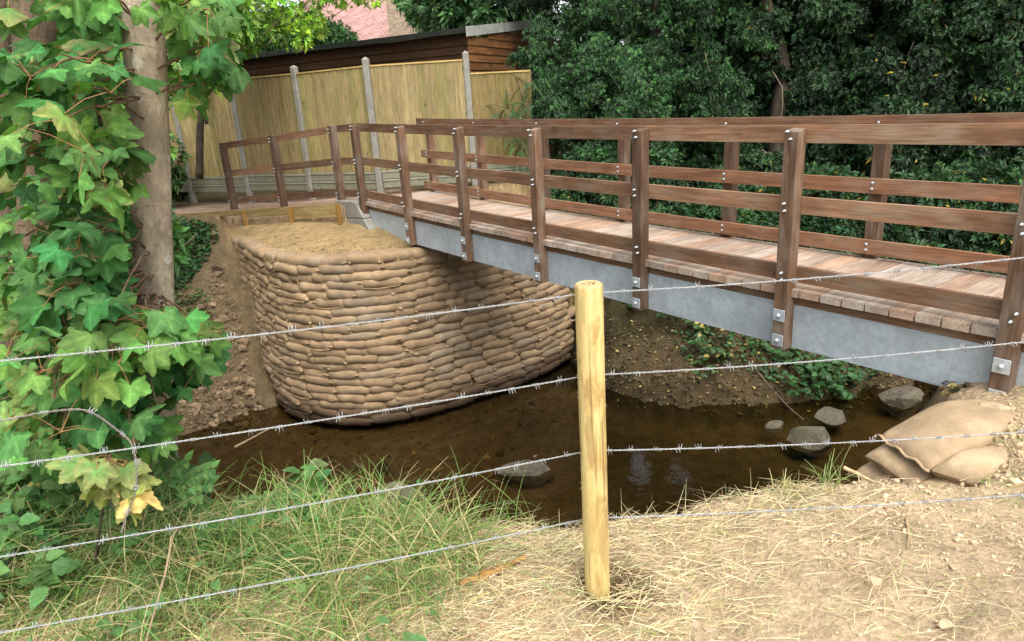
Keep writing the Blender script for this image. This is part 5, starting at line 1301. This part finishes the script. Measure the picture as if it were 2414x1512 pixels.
# ---------------------------------------------------------------- clods and pebbles
def clods(mb, P, s, col):
    import bmesh
    b = bmesh.new(); bmesh.ops.create_icosphere(b, subdivisions=1, radius=1.); V = np.array([v.co[:] for v in b.verts]); Fc = np.array([[v.index for v in f.verts] for f in b.faces]); b.free()
    N = len(P); VV = V[None]*(1+.28*rng.normal(size=(N, len(V), 1)).clip(-1.5, 1.5)); VV = VV*(s[:, None, None]*rng.uniform(.6, 1.25, (N, 1, 3)))+P[:, None, :]
    F = (Fc[None]+(np.arange(N)*len(V))[:, None, None]).reshape(-1, 3); mb.add(VV.reshape(-1, 3), F, None, np.repeat(col[:, None, :], len(V), 1).reshape(-1, 3))
def d_soil(x, y): return np.clip(.06+sstep(.6, 2.0, x+.4*(2.3-y)), 0, 1)*(.4+fbm(x*2, y*2, 91)).clip(.05, 1)
P = near_pts(4200, d_soil); P = P[away(P)]; N = len(P); s = rng.gamma(1.5, .0026, N).clip(.0015, .016); P[:, 2] += s*.25
mb = MB(); clods(mb, P, s, (np.array([.54, .415, .27])*(1+.12*rng.normal(size=(N, 1)))*np.ones((N, 3))).clip(.05, .9))
def carpet_pts(poly, n): 
    poly = np.array(poly, float); lo, hi = poly.min(0), poly.max(0); out = []
    while len(out) < n:
        q = rng.uniform(lo, hi)
        if sdist(poly, q[:1], q[1:])[0] > 0: out.append(hit(*q))
    return np.array(out)
P = carpet_pts([(2230, 985), (2414, 960), (2414, 1150), (2290, 1140), (2270, 1040)], 420); s = rng.gamma(1.7, .004, 420).clip(.003, .022); P[:, 2] += s*.3
clods(mb, P, s, np.array([.46, .345, .21])*(1+.15*rng.normal(size=(420, 1)))*np.ones((420, 3)))
P = carpet_pts([(430, 860), (500, 640), (530, 620), (580, 800), (600, 920), (660, 985), (560, 1020), (430, 1020), (410, 940)], 1100); s = rng.gamma(1.6, .013, 1100).clip(.005, .08); P[:, 2] += s*.2
clods(mb, P, s, np.array([.23, .165, .10])*(1+.25*rng.normal(size=(1100, 1)))*np.ones((1100, 3)))
P = carpet_pts([(525, 565), (560, 560), (700, 560), (960, 578), (830, 600), (620, 590)], 520); s = rng.gamma(1.6, .006, 520).clip(.003, .022); P[:, 2] += s*.2
clods(mb, P, s, np.array([.36, .26, .14])*(1+.15*rng.normal(size=(520, 1)))*np.ones((520, 3)))
P = carpet_pts([(430, 1050), (700, 1010), (1000, 1005), (1300, 920), (1350, 1000), (1300, 1200), (700, 1190), (430, 1190)], 500); s = rng.gamma(1.5, .016, 500).clip(.006, .10); P[:, 2] += s*.1
clods(mb, P, s*np.ones(500), np.array([.17, .115, .045])*(1+.3*rng.normal(size=(500, 1)))*np.ones((500, 3)))
stuff(mb.build('soil_clods', M['clod']), 'loose clods and pebbles on the bare soil and stream bed', 'clods')
for (x, y, s, lab) in ((2058, 1378, .030, 'rounded tan clod on the bare soil, largest near the bottom right'), (2248, 1340, .020, 'pale flat pebble on the bare soil below the lowest wire'), (2225, 1480, .022, 'pale pebble at the bottom right edge of the picture'), (2062, 1275, .016, 'white pebble on the soil beside the brown twig'), (2345, 975, .07, 'round soil-caked stone under the near end of the steel beam'), (1600, 1335, .012, 'small white pebble in the dry grass right of the post')):
    p = G(x, y); m = rock(int(x+y), s*1.2, s, s*.75); o = m.build('pebble', M['clod']); 
    for a in o.data.attributes['col'].data: a.color = (.46, .35, .22, 1)
    o.location = (p[0], p[1], p[2]+s*.3); tag(o, lab, 'pebble')

# ---------------------------------------------------------------- light, sky, camera
SUN_EL, SUN_AZ = math.radians(60), math.radians(160)                      # azimuth measured from +Y towards +X
w = bpy.data.worlds.new('World'); SC.world = w; w.use_nodes = True; nt = w.node_tree
bg = nt.nodes['Background']; sky = nt.nodes.new('ShaderNodeTexSky'); sky.sky_type = 'NISHITA'; sky.sun_disc = False; sky.sun_elevation = SUN_EL; sky.sun_rotation = SUN_AZ
sky.air_density = 1.; sky.dust_density = 3.; sky.ozone_density = 1.
hs = nt.nodes.new('ShaderNodeHueSaturation'); hs.inputs['Saturation'].default_value = .35; nt.links.new(sky.outputs[0], hs.inputs['Color']); nt.links.new(hs.outputs[0], bg.inputs['Color'])
bg.inputs['Strength'].default_value = .15
sl = bpy.data.lights.new('sun', 'SUN'); sl.energy = 1.5; sl.angle = math.radians(55); sl.color = (1., .96, .88)
so = bpy.data.objects.new('sun', sl); COL.objects.link(so)
dv = Vector((math.sin(SUN_AZ)*math.cos(SUN_EL), math.cos(SUN_AZ)*math.cos(SUN_EL), math.sin(SUN_EL)))
so.rotation_euler = dv.to_track_quat('Z', 'Y').to_euler()
cam = bpy.data.cameras.new('camera'); cam.sensor_width = 36; cam.sensor_fit = 'HORIZONTAL'; cam.lens = 36*FPX/2414; cam.clip_start = .05; cam.clip_end = 1000
co = bpy.data.objects.new('camera', cam); COL.objects.link(co)
co.matrix_world = Matrix((Vector(rt), Vector(up), Vector(-fwd))).transposed().to_4x4()
SC.camera = co
SC.view_settings.view_transform = 'Standard'; SC.view_settings.look = 'None'; SC.view_settings.gamma = 1; SC.view_settings.exposure = 1.2
SC.cycles.use_denoising = True; SC.cycles.max_bounces = 8; SC.cycles.transparent_max_bounces = 12; SC.cycles.diffuse_bounces = 4; SC.cycles.glossy_bounces = 3
SC.cycles.caustics_reflective = False; SC.cycles.caustics_refractive = False
